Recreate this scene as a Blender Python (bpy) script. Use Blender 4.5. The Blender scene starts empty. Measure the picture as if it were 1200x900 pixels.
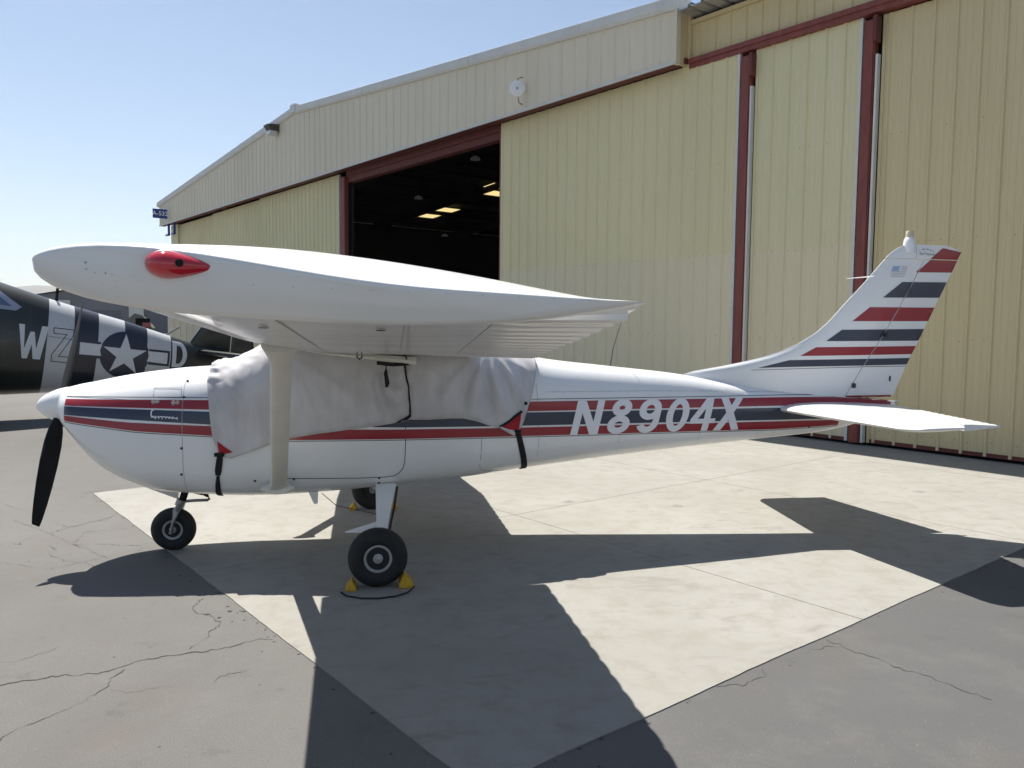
import bpy, bmesh, math, random
from math import sin, cos, pi, radians, sqrt, atan2, exp
from mathutils import Vector, Matrix, noise as mn
from mathutils.bvhtree import BVHTree
from mathutils.interpolate import poly_3d_calc
random.seed(7)
S = bpy.context.scene
COL = S.collection

# ------------------------------------------------------------------ camera, world, sun, exposure
cam_d = bpy.data.cameras.new("camera")
cam = bpy.data.objects.new("camera", cam_d); COL.objects.link(cam)
Rv, Uv, Fv = Vector((.98257, -.18569, .00885)), Vector((.00498, .07388, .99725)), Vector((.18584, .97983, -.07352))
M = Matrix((Rv, Uv, -Fv)).transposed().to_4x4()
M.translation = Vector((-.094, -7.087, 1.92))
cam.matrix_world = M
cam_d.sensor_fit = 'HORIZONTAL'; cam_d.sensor_width = 36.0; cam_d.lens = 36.0 * 936 / 1200
cam_d.clip_start = .05; cam_d.clip_end = 30000
S.camera = cam

SUN_TO = Vector((-.235, .57, 1.0)).normalized()
el = math.asin(SUN_TO.z)
w = bpy.data.worlds.new("World"); S.world = w; w.use_nodes = True
nt = w.node_tree; nt.nodes.clear()
sky = nt.nodes.new('ShaderNodeTexSky'); sky.sky_type = 'NISHITA'; sky.sun_disc = False
sky.sun_elevation = el; sky.sun_rotation = atan2(SUN_TO.x, SUN_TO.y)
sky.air_density = 1.0; sky.dust_density = .5; sky.ozone_density = 1.0; sky.altitude = 300
bg = nt.nodes.new('ShaderNodeBackground'); bg.inputs[1].default_value = .066
out = nt.nodes.new('ShaderNodeOutputWorld')
nt.links.new(sky.outputs[0], bg.inputs[0]); nt.links.new(bg.outputs[0], out.inputs[0])
sun_d = bpy.data.lights.new("sun", 'SUN'); sun_d.energy = 5.0; sun_d.angle = radians(.5); sun_d.color = (1, .955, .88)
sun = bpy.data.objects.new("sun", sun_d); COL.objects.link(sun)
sun.rotation_euler = SUN_TO.to_track_quat('Z', 'Y').to_euler(); sun.location = (0, 0, 30)
S.view_settings.view_transform = 'Standard'; S.view_settings.look = 'None'
S.view_settings.exposure = .86; S.view_settings.gamma = 1; S.view_settings.use_curve_mapping = False
S.cycles.max_bounces = 10; S.cycles.diffuse_bounces = 5; S.cycles.glossy_bounces = 4

# ------------------------------------------------------------------ materials
def lerp(a, b, t): return a + (b - a) * t
def sst(a, b, x): t = max(0, min(1, (x - a) / (b - a))); return t * t * (3 - 2 * t)
def interp(x, tab, k=1):
    if x <= tab[0][0]: return tab[0][k]
    for a, b in zip(tab, tab[1:]):
        if x <= b[0]: return lerp(a[k], b[k], (x - a[0]) / (b[0] - a[0]))
    return tab[-1][k]
class NT:
    def __init__(s, name):
        s.m = bpy.data.materials.new(name); s.m.use_nodes = True; s.t = s.m.node_tree
        s.b = s.t.nodes['Principled BSDF']
        s.tc = s.t.nodes.new('ShaderNodeTexCoord')
    def n(s, ty, **kw):
        x = s.t.nodes.new(ty)
        for k, v in kw.items(): setattr(x, k, v)
        return x
    def l(s, a, b): s.t.links.new(a, b)
    def noise(s, scale, detail=5, rough=.6, stretch=None, src='Object', dist=0):
        x = s.n('ShaderNodeTexNoise'); x.inputs['Scale'].default_value = scale; x.inputs['Detail'].default_value = detail
        x.inputs['Roughness'].default_value = rough; x.inputs['Distortion'].default_value = dist
        o = s.tc.outputs[src]
        if stretch:
            mp = s.n('ShaderNodeMapping'); mp.inputs['Scale'].default_value = stretch; s.l(o, mp.inputs[0]); o = mp.outputs[0]
        s.l(o, x.inputs['Vector']); return x.outputs['Fac']
    def ramp(s, fac, stops):
        r = s.n('ShaderNodeValToRGB'); e = r.color_ramp.elements
        while len(e) < len(stops): e.new(.5)
        for q, (p, c) in zip(e, stops): q.position = p; q.color = (*c, 1) if len(c) == 3 else c
        s.l(fac, r.inputs[0]); return r.outputs[0]
    def mix(s, a, b, fac, mode='MIX'):
        x = s.n('ShaderNodeMix', data_type='RGBA', blend_type=mode)
        for sock, v in ((x.inputs[6], a), (x.inputs[7], b)):
            if isinstance(v, tuple): sock.default_value = (*v, 1)
            else: s.l(v, sock)
        if isinstance(fac, (int, float)): x.inputs[0].default_value = fac
        else: s.l(fac, x.inputs[0])
        return x.outputs[2]
    def bump(s, h, strength=.2, dist=.01):
        b = s.n('ShaderNodeBump'); b.inputs['Strength'].default_value = strength; b.inputs['Distance'].default_value = dist
        s.l(h, b.inputs['Height']); s.l(b.outputs[0], s.b.inputs['Normal'])
    def color(s, c):
        if isinstance(c, tuple): s.b.inputs['Base Color'].default_value = (*c, 1)
        else: s.l(c, s.b.inputs['Base Color'])
    def set(s, rough=.5, metal=0, coat=0, spec=None):
        s.b.inputs['Roughness'].default_value = rough; s.b.inputs['Metallic'].default_value = metal
        s.b.inputs['Coat Weight'].default_value = coat
        if spec is not None: s.b.inputs['Specular IOR Level'].default_value = spec
        return s.m
def paint(name, c, rough=.35, coat=.2, var=.12, scale=2.5, bump=0, metal=0, spec=None, streak=None):
    t = NT(name); f = t.noise(scale, 6, .65, stretch=streak)
    d = tuple(v * (1 - var) for v in c); l = tuple(min(1, v * (1 + var * .5)) for v in c)
    t.color(t.ramp(f, [(.3, d), (.7, l)]))
    if bump: t.bump(t.noise(scale * 20, 4), bump, .004)
    return t.set(rough, metal, coat, spec)

def aircraft_white(name, c):
    t = NT(name); a = t.noise(1.6, 6, .65); b = t.noise(9, 5, .7, (.5, 1, 2.2)); g = t.noise(60, 3, .7)
    k = t.ramp(a, [(.3, tuple(v * .95 for v in c)), (.7, c)])
    k = t.mix(k, tuple(v * q for v, q in zip(c, (.80, .78, .73))), t.ramp(b, [(.60, (0, 0, 0)), (.85, (.5, .5, .5))]))
    k = t.mix(k, (.35, .32, .28), t.ramp(g, [(.74, (0, 0, 0)), (.86, (.35, .35, .35))]))
    t.color(k); t.bump(t.noise(4.5, 2, .5), .05, .03); t.set(.3, 0, .35); return t.m
WHITE = aircraft_white('white_aircraft_paint', (.84, .84, .83))
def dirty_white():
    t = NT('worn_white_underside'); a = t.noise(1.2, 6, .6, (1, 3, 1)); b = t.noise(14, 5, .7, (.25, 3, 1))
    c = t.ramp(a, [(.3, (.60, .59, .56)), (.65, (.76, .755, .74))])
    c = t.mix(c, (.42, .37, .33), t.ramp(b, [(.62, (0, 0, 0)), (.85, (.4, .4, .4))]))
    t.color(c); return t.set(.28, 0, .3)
WING = aircraft_white('white_wing_paint', (.80, .80, .78))
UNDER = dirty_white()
STRUT = paint('cream_strut_paint', (.73, .715, .64), .35, .2, .1, 3)
RED = paint('red_stripe_paint', (.30, .012, .022), .3, .35, .12, 5)
NAVY = paint('navy_stripe_paint', (.030, .038, .068), .3, .35, .15, 5)
LETTER = paint('white_lettering', (.82, .82, .84), .4, .1, .05, 6)
SEAM = paint('dark_seam', (.06, .06, .065), .8, 0, .2)
PINLINE = paint('dark_pinstripe', (.035, .035, .04), .5, 0, .2)
FADED = paint('grey_skin_line', (.42, .43, .45), .6, 0, .3, 20)
BLACK = paint('black_prop_paint', (.010, .010, .011), .75, 0, .3, 8, 0, 0, .25)
RUBBER = paint('tyre_rubber', (.014, .014, .015), .75, 0, .3, 12, .3)
HUB = paint('grey_wheel_hub', (.40, .40, .39), .42, 0, .25, 14, 0, .35)
STEEL = paint('dull_steel', (.30, .30, .31), .38, 0, .3, 12, 0, .6)
STRAP = paint('black_webbing', (.010, .010, .011), .85, 0, .3, 40, .5)
CHOCK = paint('yellow_chock', (.62, .36, .02), .6, 0, .35, 18, .3)
REDCLOTH = paint('red_cloth_patch', (.38, .012, .018), .8, 0, .15, 30, .3)
def cloth():
    t = NT('grey_canvas'); a = t.noise(2.2, 6, .6); b = t.noise(7, 5, .65, (1, 1, .35))
    c = t.ramp(a, [(.3, (.51, .49, .49)), (.7, (.65, .635, .64))])
    c = t.mix(c, (.33, .29, .27), t.ramp(b, [(.46, (0, 0, 0)), (.76, (.42, .42, .42))]))
    t.color(c); wv = t.noise(320, 2, .5); t.bump(wv, .25, .002)
    m = t.set(.92, 0, 0, .2); t.b.inputs['Sheen Weight'].default_value = .15
    return m
CANVAS = cloth()
def red_lens():
    t = NT('red_lens'); f = t.noise(9, 4); t.color(t.ramp(f, [(.3, (.36, .004, .012)), (.7, (.60, .012, .03))])); t.set(.08, 0, 1); return t.m
LENS = red_lens()
def siding(name, c1, c2, patch, pamt, low=None):
    t = NT(name); a = t.noise(.28, 4, .55, (1, 1, .45)); b = t.noise(3.2, 6, .7, (2.6, 1, .12)); g = t.noise(24, 5, .75)
    c = t.ramp(a, [(.3, c1), (.7, c2)])
    c = t.mix(c, patch, t.ramp(b, [(.52, (0, 0, 0)), (.8, (pamt,) * 3)]))
    if low:
        sx = t.n('ShaderNodeSeparateXYZ'); t.l(t.tc.outputs['Object'], sx.inputs[0])
        mr = t.n('ShaderNodeMapRange'); mr.inputs[1].default_value = 3.31; mr.inputs[2].default_value = 3.26; t.l(sx.outputs[2], mr.inputs[0])
        c = t.mix(c, low, mr.outputs[0])
    c = t.mix(c, (.14, .11, .07), t.ramp(g, [(.70, (0, 0, 0)), (.86, (.4, .4, .4))]))
    t.color(c); return t.set(.55, 0, 0, .35)
SID_FASCIA = siding('pale_grey_beige_siding', (.66, .60, .465), (.73, .665, .525), (.58, .51, .385), .5)
SID_A = siding('yellow_green_siding', (.63, .57, .34), (.72, .655, .41), (.66, .57, .29), .7, (.70, .63, .44))
SID_B = siding('faded_green_siding', (.62, .58, .37), (.70, .645, .41), (.66, .56, .28), .8, (.69, .61, .42))
SID_C = siding('tan_siding', (.575, .48, .275), (.64, .545, .325), (.50, .41, .22), .5)
SID_LEFT = siding('left_yellow_siding', (.62, .57, .34), (.70, .64, .40), (.60, .53, .29), .5)
TRIM = paint('white_roof_trim', (.62, .62, .59), .5, 0, .1, 2)
RUST = paint('red_oxide_steel', (.215, .052, .040), .6, 0, .3, 3, .2, streak=(3, 3, .5))
DARKRED = paint('dark_red_oxide', (.13, .030, .024), .65, 0, .3, 3, .2)
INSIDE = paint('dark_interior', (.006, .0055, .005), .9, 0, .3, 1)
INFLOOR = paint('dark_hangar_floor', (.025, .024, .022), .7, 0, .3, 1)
GALV = paint('galvanised_sheet', (.42, .43, .44), .35, 0, .25, 5, 0, .55)

def concrete():
    t = NT('concrete'); a = t.noise(.55, 7, .62, dist=.4); b = t.noise(5, 6, .7); g = t.noise(70, 4, .7); st = t.noise(1.7, 5, .6, (1, 2.5, 1), dist=1.2)
    c = t.ramp(a, [(.25, (.255, .245, .220)), (.5, (.292, .283, .256)), (.75, (.325, .316, .29))])
    c = t.mix(c, (.235, .215, .18), t.ramp(b, [(.46, (0, 0, 0)), (.74, (.75, .75, .75))]))
    c = t.mix(c, (.15, .138, .12), t.ramp(st, [(.58, (0, 0, 0)), (.76, (.5, .5, .5))]))
    c = t.mix(c, (.16, .145, .125), t.ramp(g, [(.62, (0, 0, 0)), (.85, (.55, .55, .55))]))
    # scattered oil spots
    v = t.n('ShaderNodeTexVoronoi'); v.inputs['Scale'].default_value = .9; t.l(t.tc.outputs['Object'], v.inputs['Vector'])
    wn = t.noise(9, 4)
    ad = t.n('ShaderNodeMath', operation='MULTIPLY_ADD'); ad.inputs[1].default_value = .16; t.l(wn, ad.inputs[0]); t.l(v.outputs['Distance'], ad.inputs[2])
    c = t.mix(c, (.13, .12, .11), t.ramp(ad.outputs[0], [(.10, (.6, .6, .6)), (.17, (0, 0, 0))]))
    t.color(c); t.bump(g, .25, .004); return t.set(.85, 0, 0, .3)
CONC = concrete()
def asphalt():
    t = NT('asphalt'); a = t.noise(.22, 6, .6, dist=.5); b = t.noise(2.2, 6, .7); g = t.noise(160, 3, .8); p = t.noise(45, 4, .75)
    sx = t.n('ShaderNodeSeparateXYZ'); t.l(t.tc.outputs['Object'], sx.inputs[0])
    c = t.ramp(a, [(.3, (.128, .124, .118)), (.5, (.152, .147, .139)), (.72, (.18, .174, .164))])
    # newer, darker asphalt to the right of the slab
    mr = t.n('ShaderNodeMapRange'); mr.inputs[1].default_value = .2; mr.inputs[2].default_value = 1.6; t.l(sx.outputs[0], mr.inputs[0])
    c = t.mix(c, t.ramp(a, [(.3, (.098, .097, .097)), (.7, (.125, .123, .121))]), mr.outputs[0])
    c = t.mix(c, (.195, .186, .17), t.ramp(b, [(.50, (0, 0, 0)), (.80, (.4, .4, .4))]))
    c = t.mix(c, (.07, .068, .065), t.ramp(b, [(.26, (.5, .5, .5)), (.40, (0, 0, 0))]))
    c = t.mix(c, (.07, .07, .068), t.ramp(g, [(.34, (.75, .75, .75)), (.5, (0, 0, 0))]))
    c = t.mix(c, (.46, .44, .40), t.ramp(p, [(.67, (0, 0, 0)), (.76, (.6, .6, .6))]))
    c = t.mix(c, (.135, .118, .095), t.ramp(t.noise(.9, 5, .6, dist=.8), [(.54, (0, 0, 0)), (.72, (.38, .38, .38))]))
    f = t.n('ShaderNodeTexVoronoi'); f.inputs['Scale'].default_value = 42; t.l(t.tc.outputs['Object'], f.inputs['Vector'])
    mk = t.n('ShaderNodeMath', operation='MULTIPLY'); t.l(t.ramp(f.outputs['Distance'], [(.05, (.75, .75, .75)), (.12, (0, 0, 0))]), mk.inputs[0]); t.l(t.ramp(t.noise(3.1, 4, .7), [(.46, (0, 0, 0)), (.66, (1, 1, 1))]), mk.inputs[1])
    c = t.mix(c, (.40, .385, .355), mk.outputs[0])
    v = t.n('ShaderNodeTexVoronoi'); v.inputs['Scale'].default_value = 3.1; t.l(t.tc.outputs['Object'], v.inputs['Vector'])
    c = t.mix(c, (.02, .02, .02), t.ramp(v.outputs['Distance'], [(.022, (.7, .7, .7)), (.035, (0, 0, 0))]))
    t.color(c); t.bump(g, .6, .006); return t.set(.9, 0, 0, .25)
ASPH = asphalt()
CRACK = paint('dark_crack', (.082, .079, .075), .95, 0, .35, 6)  # dark tone of the worn cracks themselves
CRUMB = paint('crumbled_asphalt', (.075, .07, .065), .95, 0, .5, 25, .8)

# ------------------------------------------------------------------ mesh helpers
def tag(o, label=None, cat=None, group=None, kind=None):
    for k, v in (('label', label), ('category', cat), ('group', group), ('kind', kind)):
        if v: o[k] = v
    return o
def empty(name, loc=(0, 0, 0), rot=(0, 0, 0)):
    o = bpy.data.objects.new(name, None); COL.objects.link(o); o.location = loc; o.rotation_euler = rot; o.empty_display_size = .3
    return o
def mesh(name, V, F, mats, parent=None, smooth=False, mi=None, angle=None):
    me = bpy.data.meshes.new(name); me.from_pydata([tuple(v) for v in V], [], F); me.validate()
    for m in (mats if isinstance(mats, list) else [mats]): me.materials.append(m)
    if mi: me.polygons.foreach_set('material_index', mi[:len(me.polygons)])
    bm = bmesh.new(); bm.from_mesh(me); bmesh.ops.recalc_face_normals(bm, faces=bm.faces)
    if smooth:
        for f in bm.faces: f.smooth = True
        a = radians(angle or 35)
        for e in bm.edges:
            if len(e.link_faces) == 2 and e.calc_face_angle(0) > a: e.smooth = False
    bm.to_mesh(me); bm.free(); me.update()
    o = bpy.data.objects.new(name, me); COL.objects.link(o)
    if parent: o.parent = parent
    return o
class MB:
    def __init__(s): s.V = []; s.F = []
    def add(s, V, F):
        b = len(s.V); s.V += [tuple(v) for v in V]; s.F += [tuple(i + b for i in f) for f in F]; return s
    def box(s, x0, x1, y0, y1, z0, z1):
        return s.add([(x0, y0, z0), (x1, y0, z0), (x1, y1, z0), (x0, y1, z0), (x0, y0, z1), (x1, y0, z1), (x1, y1, z1), (x0, y1, z1)],
                     [(0, 3, 2, 1), (4, 5, 6, 7), (0, 1, 5, 4), (1, 2, 6, 5), (2, 3, 7, 6), (3, 0, 4, 7)])
    def tube(s, pts, r, n=10, flat=None, caps=True):
        pts = [Vector(p) for p in pts]; rs = r if isinstance(r, (list, tuple)) else [r] * len(pts); V = []; F = []
        up = Vector((0, 0, 1))
        for i, p in enumerate(pts):
            d = (pts[min(i + 1, len(pts) - 1)] - pts[max(i - 1, 0)]).normalized()
            a = d.cross(up)
            if a.length < 1e-3: a = d.cross(Vector((1, 0, 0)))
            a.normalize(); b = a.cross(d).normalized()
            for k in range(n):
                t = 2 * pi * k / n; V.append(p + a * cos(t) * rs[i] + b * sin(t) * rs[i] * (flat or 1))
        for i in range(len(pts) - 1):
            for k in range(n):
                k2 = (k + 1) % n; F.append((i * n + k, i * n + k2, (i + 1) * n + k2, (i + 1) * n + k))
        if caps: F.append(tuple(range(n))[::-1]); F.append(tuple((len(pts) - 1) * n + k for k in range(n)))
        return s.add(V, F)
    def lathe(s, prof, c, axis='y', n=32):
        V = []; F = []
        for (r, h) in prof:
            for k in range(n):
                t = 2 * pi * k / n; a, b = r * cos(t), r * sin(t)
                V.append((c[0] + a, c[1] + h, c[2] + b) if axis == 'y' else (c[0] + h, c[1] + a, c[2] + b) if axis == 'x' else (c[0] + a, c[1] + b, c[2] + h))
        m = len(prof)
        for i in range(m - 1):
            for k in range(n):
                k2 = (k + 1) % n; F.append((i * n + k, i * n + k2, (i + 1) * n + k2, (i + 1) * n + k))
        if prof[0][0] > 1e-4: F.append(tuple(range(n)))
        if prof[-1][0] > 1e-4: F.append(tuple((m - 1) * n + k for k in range(n)))
        return s.add(V, F)
    def build(s, name, mat, parent=None, smooth=False, angle=None): return mesh(name, s.V, s.F, mat, parent, smooth, None, angle)
def loft(name, rings, mats, parent, caps=True, mi=None, smooth=True, angle=35):
    V = [p for r in rings for p in r]; n = len(rings[0]); F = []; MI = []
    for i in range(len(rings) - 1):
        for k in range(n):
            k2 = (k + 1) % n; F.append((i * n + k, i * n + k2, (i + 1) * n + k2, (i + 1) * n + k)); MI.append(mi(i, k) if mi else 0)
    if caps:
        F.append(tuple(range(n))); MI.append(0); F.append(tuple((len(rings) - 1) * n + k for k in range(n))); MI.append(0)
    return mesh(name, V, F, mats, parent, smooth, MI, angle)
class Surf:
    """ray target that also returns the smooth normal of the surface"""
    def __init__(s, V, F):
        s.V = V; s.F = F; s.tree = BVHTree.FromPolygons(V, F); N = [Vector() for _ in V]
        for f in F:
            n = (V[f[1]] - V[f[0]]).cross(V[f[2]] - V[f[0]]) if len(f) < 4 else (V[f[2]] - V[f[0]]).cross(V[f[3]] - V[f[1]])
            for i in f: N[i] += n
        s.N = [n.normalized() for n in N]
    def sm(s, r):
        loc, nor, i, d = r
        if loc is None or i is None: return r
        f = s.F[i]
        if len(f) > 4: return r
        w = poly_3d_calc([s.V[k] for k in f], loc); n = Vector()
        for k, q in zip(f, w): n += s.N[k] * q
        if n.length < .2: return r
        n.normalize()
        if n.dot(nor) < 0: n = -n
        return (loc, n if n.dot(nor) > .6 else nor, i, d)
    def ray_cast(s, o, d): return s.sm(s.tree.ray_cast(o, d))
    def find_nearest(s, p): return s.sm(s.tree.find_nearest(p))
def bvh_of(*obs):
    V = []; F = []
    for o in obs:
        b = len(V); V += [v.co.copy() for v in o.data.vertices]; F += [tuple(i + b for i in p.vertices) for p in o.data.polygons]
    return Surf(V, F)
def decal(name, polys, bvh, mat, parent, off=.003, cell=.035, sgn=-1, thick=0, kind=None, lifts=None):
    """polygons given in side view (x, z) are laid onto the surface seen from the -Y (or +Y) side; polys get a slightly different lift each"""
    bm = bmesh.new(); lay = bm.verts.layers.float.new('lift')
    for q, poly in enumerate(polys):
        t = bmesh.new(); vs = [t.verts.new((x, 0, z)) for x, z in poly]
        try: f = t.faces.new(vs)
        except ValueError: t.free(); continue
        f.normal_update(); bmesh.ops.triangulate(t, faces=t.faces[:], ngon_method='EAR_CLIP')
        for ax in (0, 2):
            lo = min(p[0 if ax == 0 else 1] for p in poly); hi = max(p[0 if ax == 0 else 1] for p in poly)
            k = math.floor(lo / cell) + 1
            while k * cell < hi - 1e-5:
                no = (1, 0, 0) if ax == 0 else (0, 0, 1); co = (k * cell, 0, 0) if ax == 0 else (0, 0, k * cell)
                bmesh.ops.bisect_plane(t, geom=t.verts[:] + t.edges[:] + t.faces[:], dist=1e-6, plane_co=co, plane_no=no); k += 1
        mp = {v: bm.verts.new(v.co) for v in t.verts}
        for v in mp.values(): v[lay] = lifts[q] if lifts else off
        for f in t.faces:
            try: bm.faces.new([mp[v] for v in f.verts])
            except ValueError: pass
        t.free()
    NR = []
    for v in bm.verts:
        o = Vector((v.co.x, sgn * 30, v.co.z)); loc, nor, i, d = bvh.ray_cast(o, Vector((0, -sgn, 0)))
        if loc is None: loc, nor, i, d = bvh.find_nearest(Vector((v.co.x, sgn * .1, v.co.z)))
        if nor.y * sgn < 0: nor = -nor
        v.co = loc + nor * v[lay]; NR.append(nor.copy())
    if thick:
        r = bmesh.ops.extrude_edge_only(bm, edges=[e for e in bm.edges if e.is_boundary])
        for v in [g for g in r['geom'] if isinstance(g, bmesh.types.BMVert)]: v.co.y -= sgn * thick
    bmesh.ops.recalc_face_normals(bm, faces=bm.faces)
    for f in bm.faces:
        f.smooth = True
    if not thick:
        for f in bm.faces:
            if f.normal.y * sgn < 0: f.normal_flip()
    me = bpy.data.meshes.new(name); bm.to_mesh(me); bm.free(); me.materials.append(mat)
    if not thick and NR: me.normals_split_custom_set_from_vertices(NR)
    o = bpy.data.objects.new(name, me); COL.objects.link(o)
    if parent: o.parent = parent
    if kind: o['kind'] = kind
    return o
def ribbon(pts, wd, closed=False):
    """list of quads (2D) along a polyline, mitred so that they only share edges"""
    n = len(pts); L = []; Rr = []
    for i, p in enumerate(pts):
        a = pts[(i - 1) % n] if (closed or i > 0) else None; b = pts[(i + 1) % n] if (closed or i < n - 1) else None
        def dr(u, v):
            d = (v[0] - u[0], v[1] - u[1]); l = math.hypot(*d) or 1; return (d[0] / l, d[1] / l)
        d1 = dr(a, p) if a else dr(p, b); d2 = dr(p, b) if b else d1
        nx, ny = -(d1[1] + d2[1]), d1[0] + d2[0]; l = math.hypot(nx, ny) or 1; nx /= l; ny /= l
        c = max(.5, nx * -d1[1] + ny * d1[0]); h = (wd[i] if isinstance(wd, list) else wd) / 2 / c
        L.append((p[0] + nx * h, p[1] + ny * h)); Rr.append((p[0] - nx * h, p[1] - ny * h))
    m = n if closed else n - 1
    return [[L[i], L[(i + 1) % n], Rr[(i + 1) % n], Rr[i]] for i in range(m)]
def strip_polys(quads):
    return quads
def rib_poly(pts, wd):
    q = ribbon(pts, wd); return [[a[0] for a in q] + [q[-1][1]] + [q[-1][2]] + [a[3] for a in q[::-1]]]
def ell(cx, cz, rx, rz, n=28, a0=0, a1=2 * pi, end=False):
    return [(cx + rx * cos(lerp(a0, a1, k / n)), cz + rz * sin(lerp(a0, a1, k / n))) for k in range(n + (1 if end else 0))]
def textmesh(name, s, size, mat, parent, mtx, extrude=.004, bold=0):
    cu = bpy.data.curves.new(name, 'FONT'); cu.body = s; cu.size = size; cu.align_x = 'CENTER'; cu.align_y = 'CENTER'; cu.extrude = extrude; cu.offset = bold
    t = bpy.data.objects.new(name + '_src', cu); COL.objects.link(t)
    dg = bpy.context.evaluated_depsgraph_get(); me = bpy.data.meshes.new_from_object(t.evaluated_get(dg))
    bpy.data.objects.remove(t); me.name = name; me.transform(mtx); me.materials.clear(); me.materials.append(mat)
    o = bpy.data.objects.new(name, me); COL.objects.link(o); o.parent = parent; return o

# ------------------------------------------------------------------ ground
UX, UY = -.4726, .8813; NX, NY = -.8813, -.4726; PX, PY = 8.5335, 3.5995
def hw(s, t, z=0): return (PX + UX * s + NX * t, PY + UY * s + NY * t, z)      # hangar frame: s along the front, t out of it
HROT = atan2(UY, UX)
G = []
def gsheet():
    R = 8000; rings = [0, 6, 14, 40, 120, 500, 2000, R]; V = [(0, 0, -.006)]; F = []; n = 48
    for r in rings[1:]:
        for k in range(n): a = 2 * pi * k / n; V.append((r * cos(a), r * sin(a), -.006))
    for k in range(n): F.append((0, 1 + k, 1 + (k + 1) % n))
    for i in range(len(rings) - 2):
        for k in range(n): F.append((1 + i * n + k, 1 + (i + 1) * n + k, 1 + (i + 1) * n + (k + 1) % n, 1 + i * n + (k + 1) % n))
    return mesh('asphalt_ground', V, F, ASPH)
ground = tag(gsheet(), kind='structure')
apron = tag(empty('concrete_apron', hw(.85, 5)), kind='structure')
for i, (s0, s1) in enumerate(((-2.8, .85), (.85, 4.5))):
    for (t0, t1) in ((7.6, 10.75), (4.5, 7.6), (1.4, 4.5), (-.12, 1.4)):
        g = .0035; bm = MB()
        # slab with slightly uneven outer edge
        def edge(a, b, n=40, outer=False):
            P = []
            for k in range(n):
                q = k / n; x, y = lerp(a[0], b[0], q), lerp(a[1], b[1], q)
                j = .008 * mn.noise(Vector((x * 2, y * 2, 3))) + .004 * mn.noise(Vector((x * 25, y * 25, 9))) if outer else .0015 * mn.noise(Vector((x * 9, y * 9, 5)))
                P.append((x + j, y + j))
            return P
        c = [(s0 + g, t0 + g), (s1 - g, t0 + g), (s1 - g, t1 - g), (s0 + g, t1 - g)]
        P = edge(c[0], c[1]) + edge(c[1], c[2], outer=s1 == 4.5) + edge(c[2], c[3], outer=t1 == 10.75) + edge(c[3], c[0], outer=s0 == -2.8)
        V = [hw(x, y, 0) for x, y in P] + [hw(x, y, -.06) for x, y in P]; n = len(P)
        F = [tuple(range(n))] + [(k, (k + 1) % n, n + (k + 1) % n, n + k) for k in range(n)]
        o = mesh('concrete_slab', V, F, CONC); o.parent = apron; o.matrix_parent_inverse = Matrix.Translation(Vector(hw(.85, 5))).inverted()
# cracks (polylines in metres on the asphalt)
CR = [(0.014, [(-2.04, -2.65), (-1.97, -2.57), (-1.89, -2.52), (-1.76, -2.49), (-1.6, -2.51), (-1.48, -2.48), (-1.38, -2.38), (-1.25, -2.34), (-1.09, -2.28), (-0.94, -2.27), (-0.81, -2.2), (-0.73, -2.15), (-0.62, -2.16)]), (0.01, [(-1.73, -3.18), (-1.69, -3.06), (-1.61, -2.98), (-1.54, -2.9), (-1.47, -2.8), (-1.41, -2.67), (-1.43, -2.58), (-1.4, -2.47)]), (0.006, [(-1.39, -2.71), (-1.23, -2.74), (-1.06, -2.72)]), (0.01, [(-1.1, -2.23), (-1.07, -2.15), (-1.02, -2.02), (-0.99, -1.82), (-1.03, -1.72), (-1.12, -1.64), (-1.19, -1.59), (-1.22, -1.45), (-1.2, -1.31)]), (0.012, [(-3.25, 0.33), (-3.13, 0.37), (-2.98, 0.34), (-3.04, 0.47), (-2.9, 0.69), (-2.77, 0.93), (-2.64, 1.11), (-2.52, 1.24), (-2.49, 1.53)]), (0.009, [(-2.74, 0.31), (-2.65, 0.13), (-2.67, 0.02), (-2.45, -0.21), (-2.25, -0.34), (-2.09, -0.46)]), (0.008, [(-2.55, 0.28), (-2.26, 0.23), (-1.96, 0.16)]), (0.008, [(-2.55, 0.33), (-2.58, 0.7), (-2.41, 0.74), (-2.24, 0.78)]), (0.008, [(-2.98, 1.16), (-2.85, 0.94), (-2.7, 0.98), (-2.54, 1.2)]), (0.01, [(-3.28, 2.24), (-3.11, 2.53), (-3.01, 2.62)]), (0.006, [(-2.1, -2.26), (-2.01, -2.25), (-1.91, -2.17), (-1.86, -2.07)]), (0.005, [(-0.88, -2.72), (-0.86, -2.63), (-0.71, -2.59)]), (0.01, [(2.72, -2.72), (2.75, -2.84), (2.82, -2.98), (2.92, -3.19), (2.99, -3.26), (3.03, -3.37), (3.05, -3.49), (3.1, -3.61)]), (0.009, [(2.48, -2.87), (2.66, -2.82), (2.8, -2.88)]), (0.008, [(1.78, -3.21), (1.94, -3.21), (2.08, -3.14), (2.11, -3.04)]), (0.006, [(-3.38, 1.29), (-2.51, 0.25), (-2.11, -0.2)]), (0.006, [(-2.93, -0.18), (-2.47, -0.44), (-2.17, -0.19)]), (0.006, [(-4.47, 3.64), (-3.94, 3.24), (-3.43, 2.72)]), (0.006, [(-3.86, 2.12), (-3.44, 1.66)])]

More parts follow.
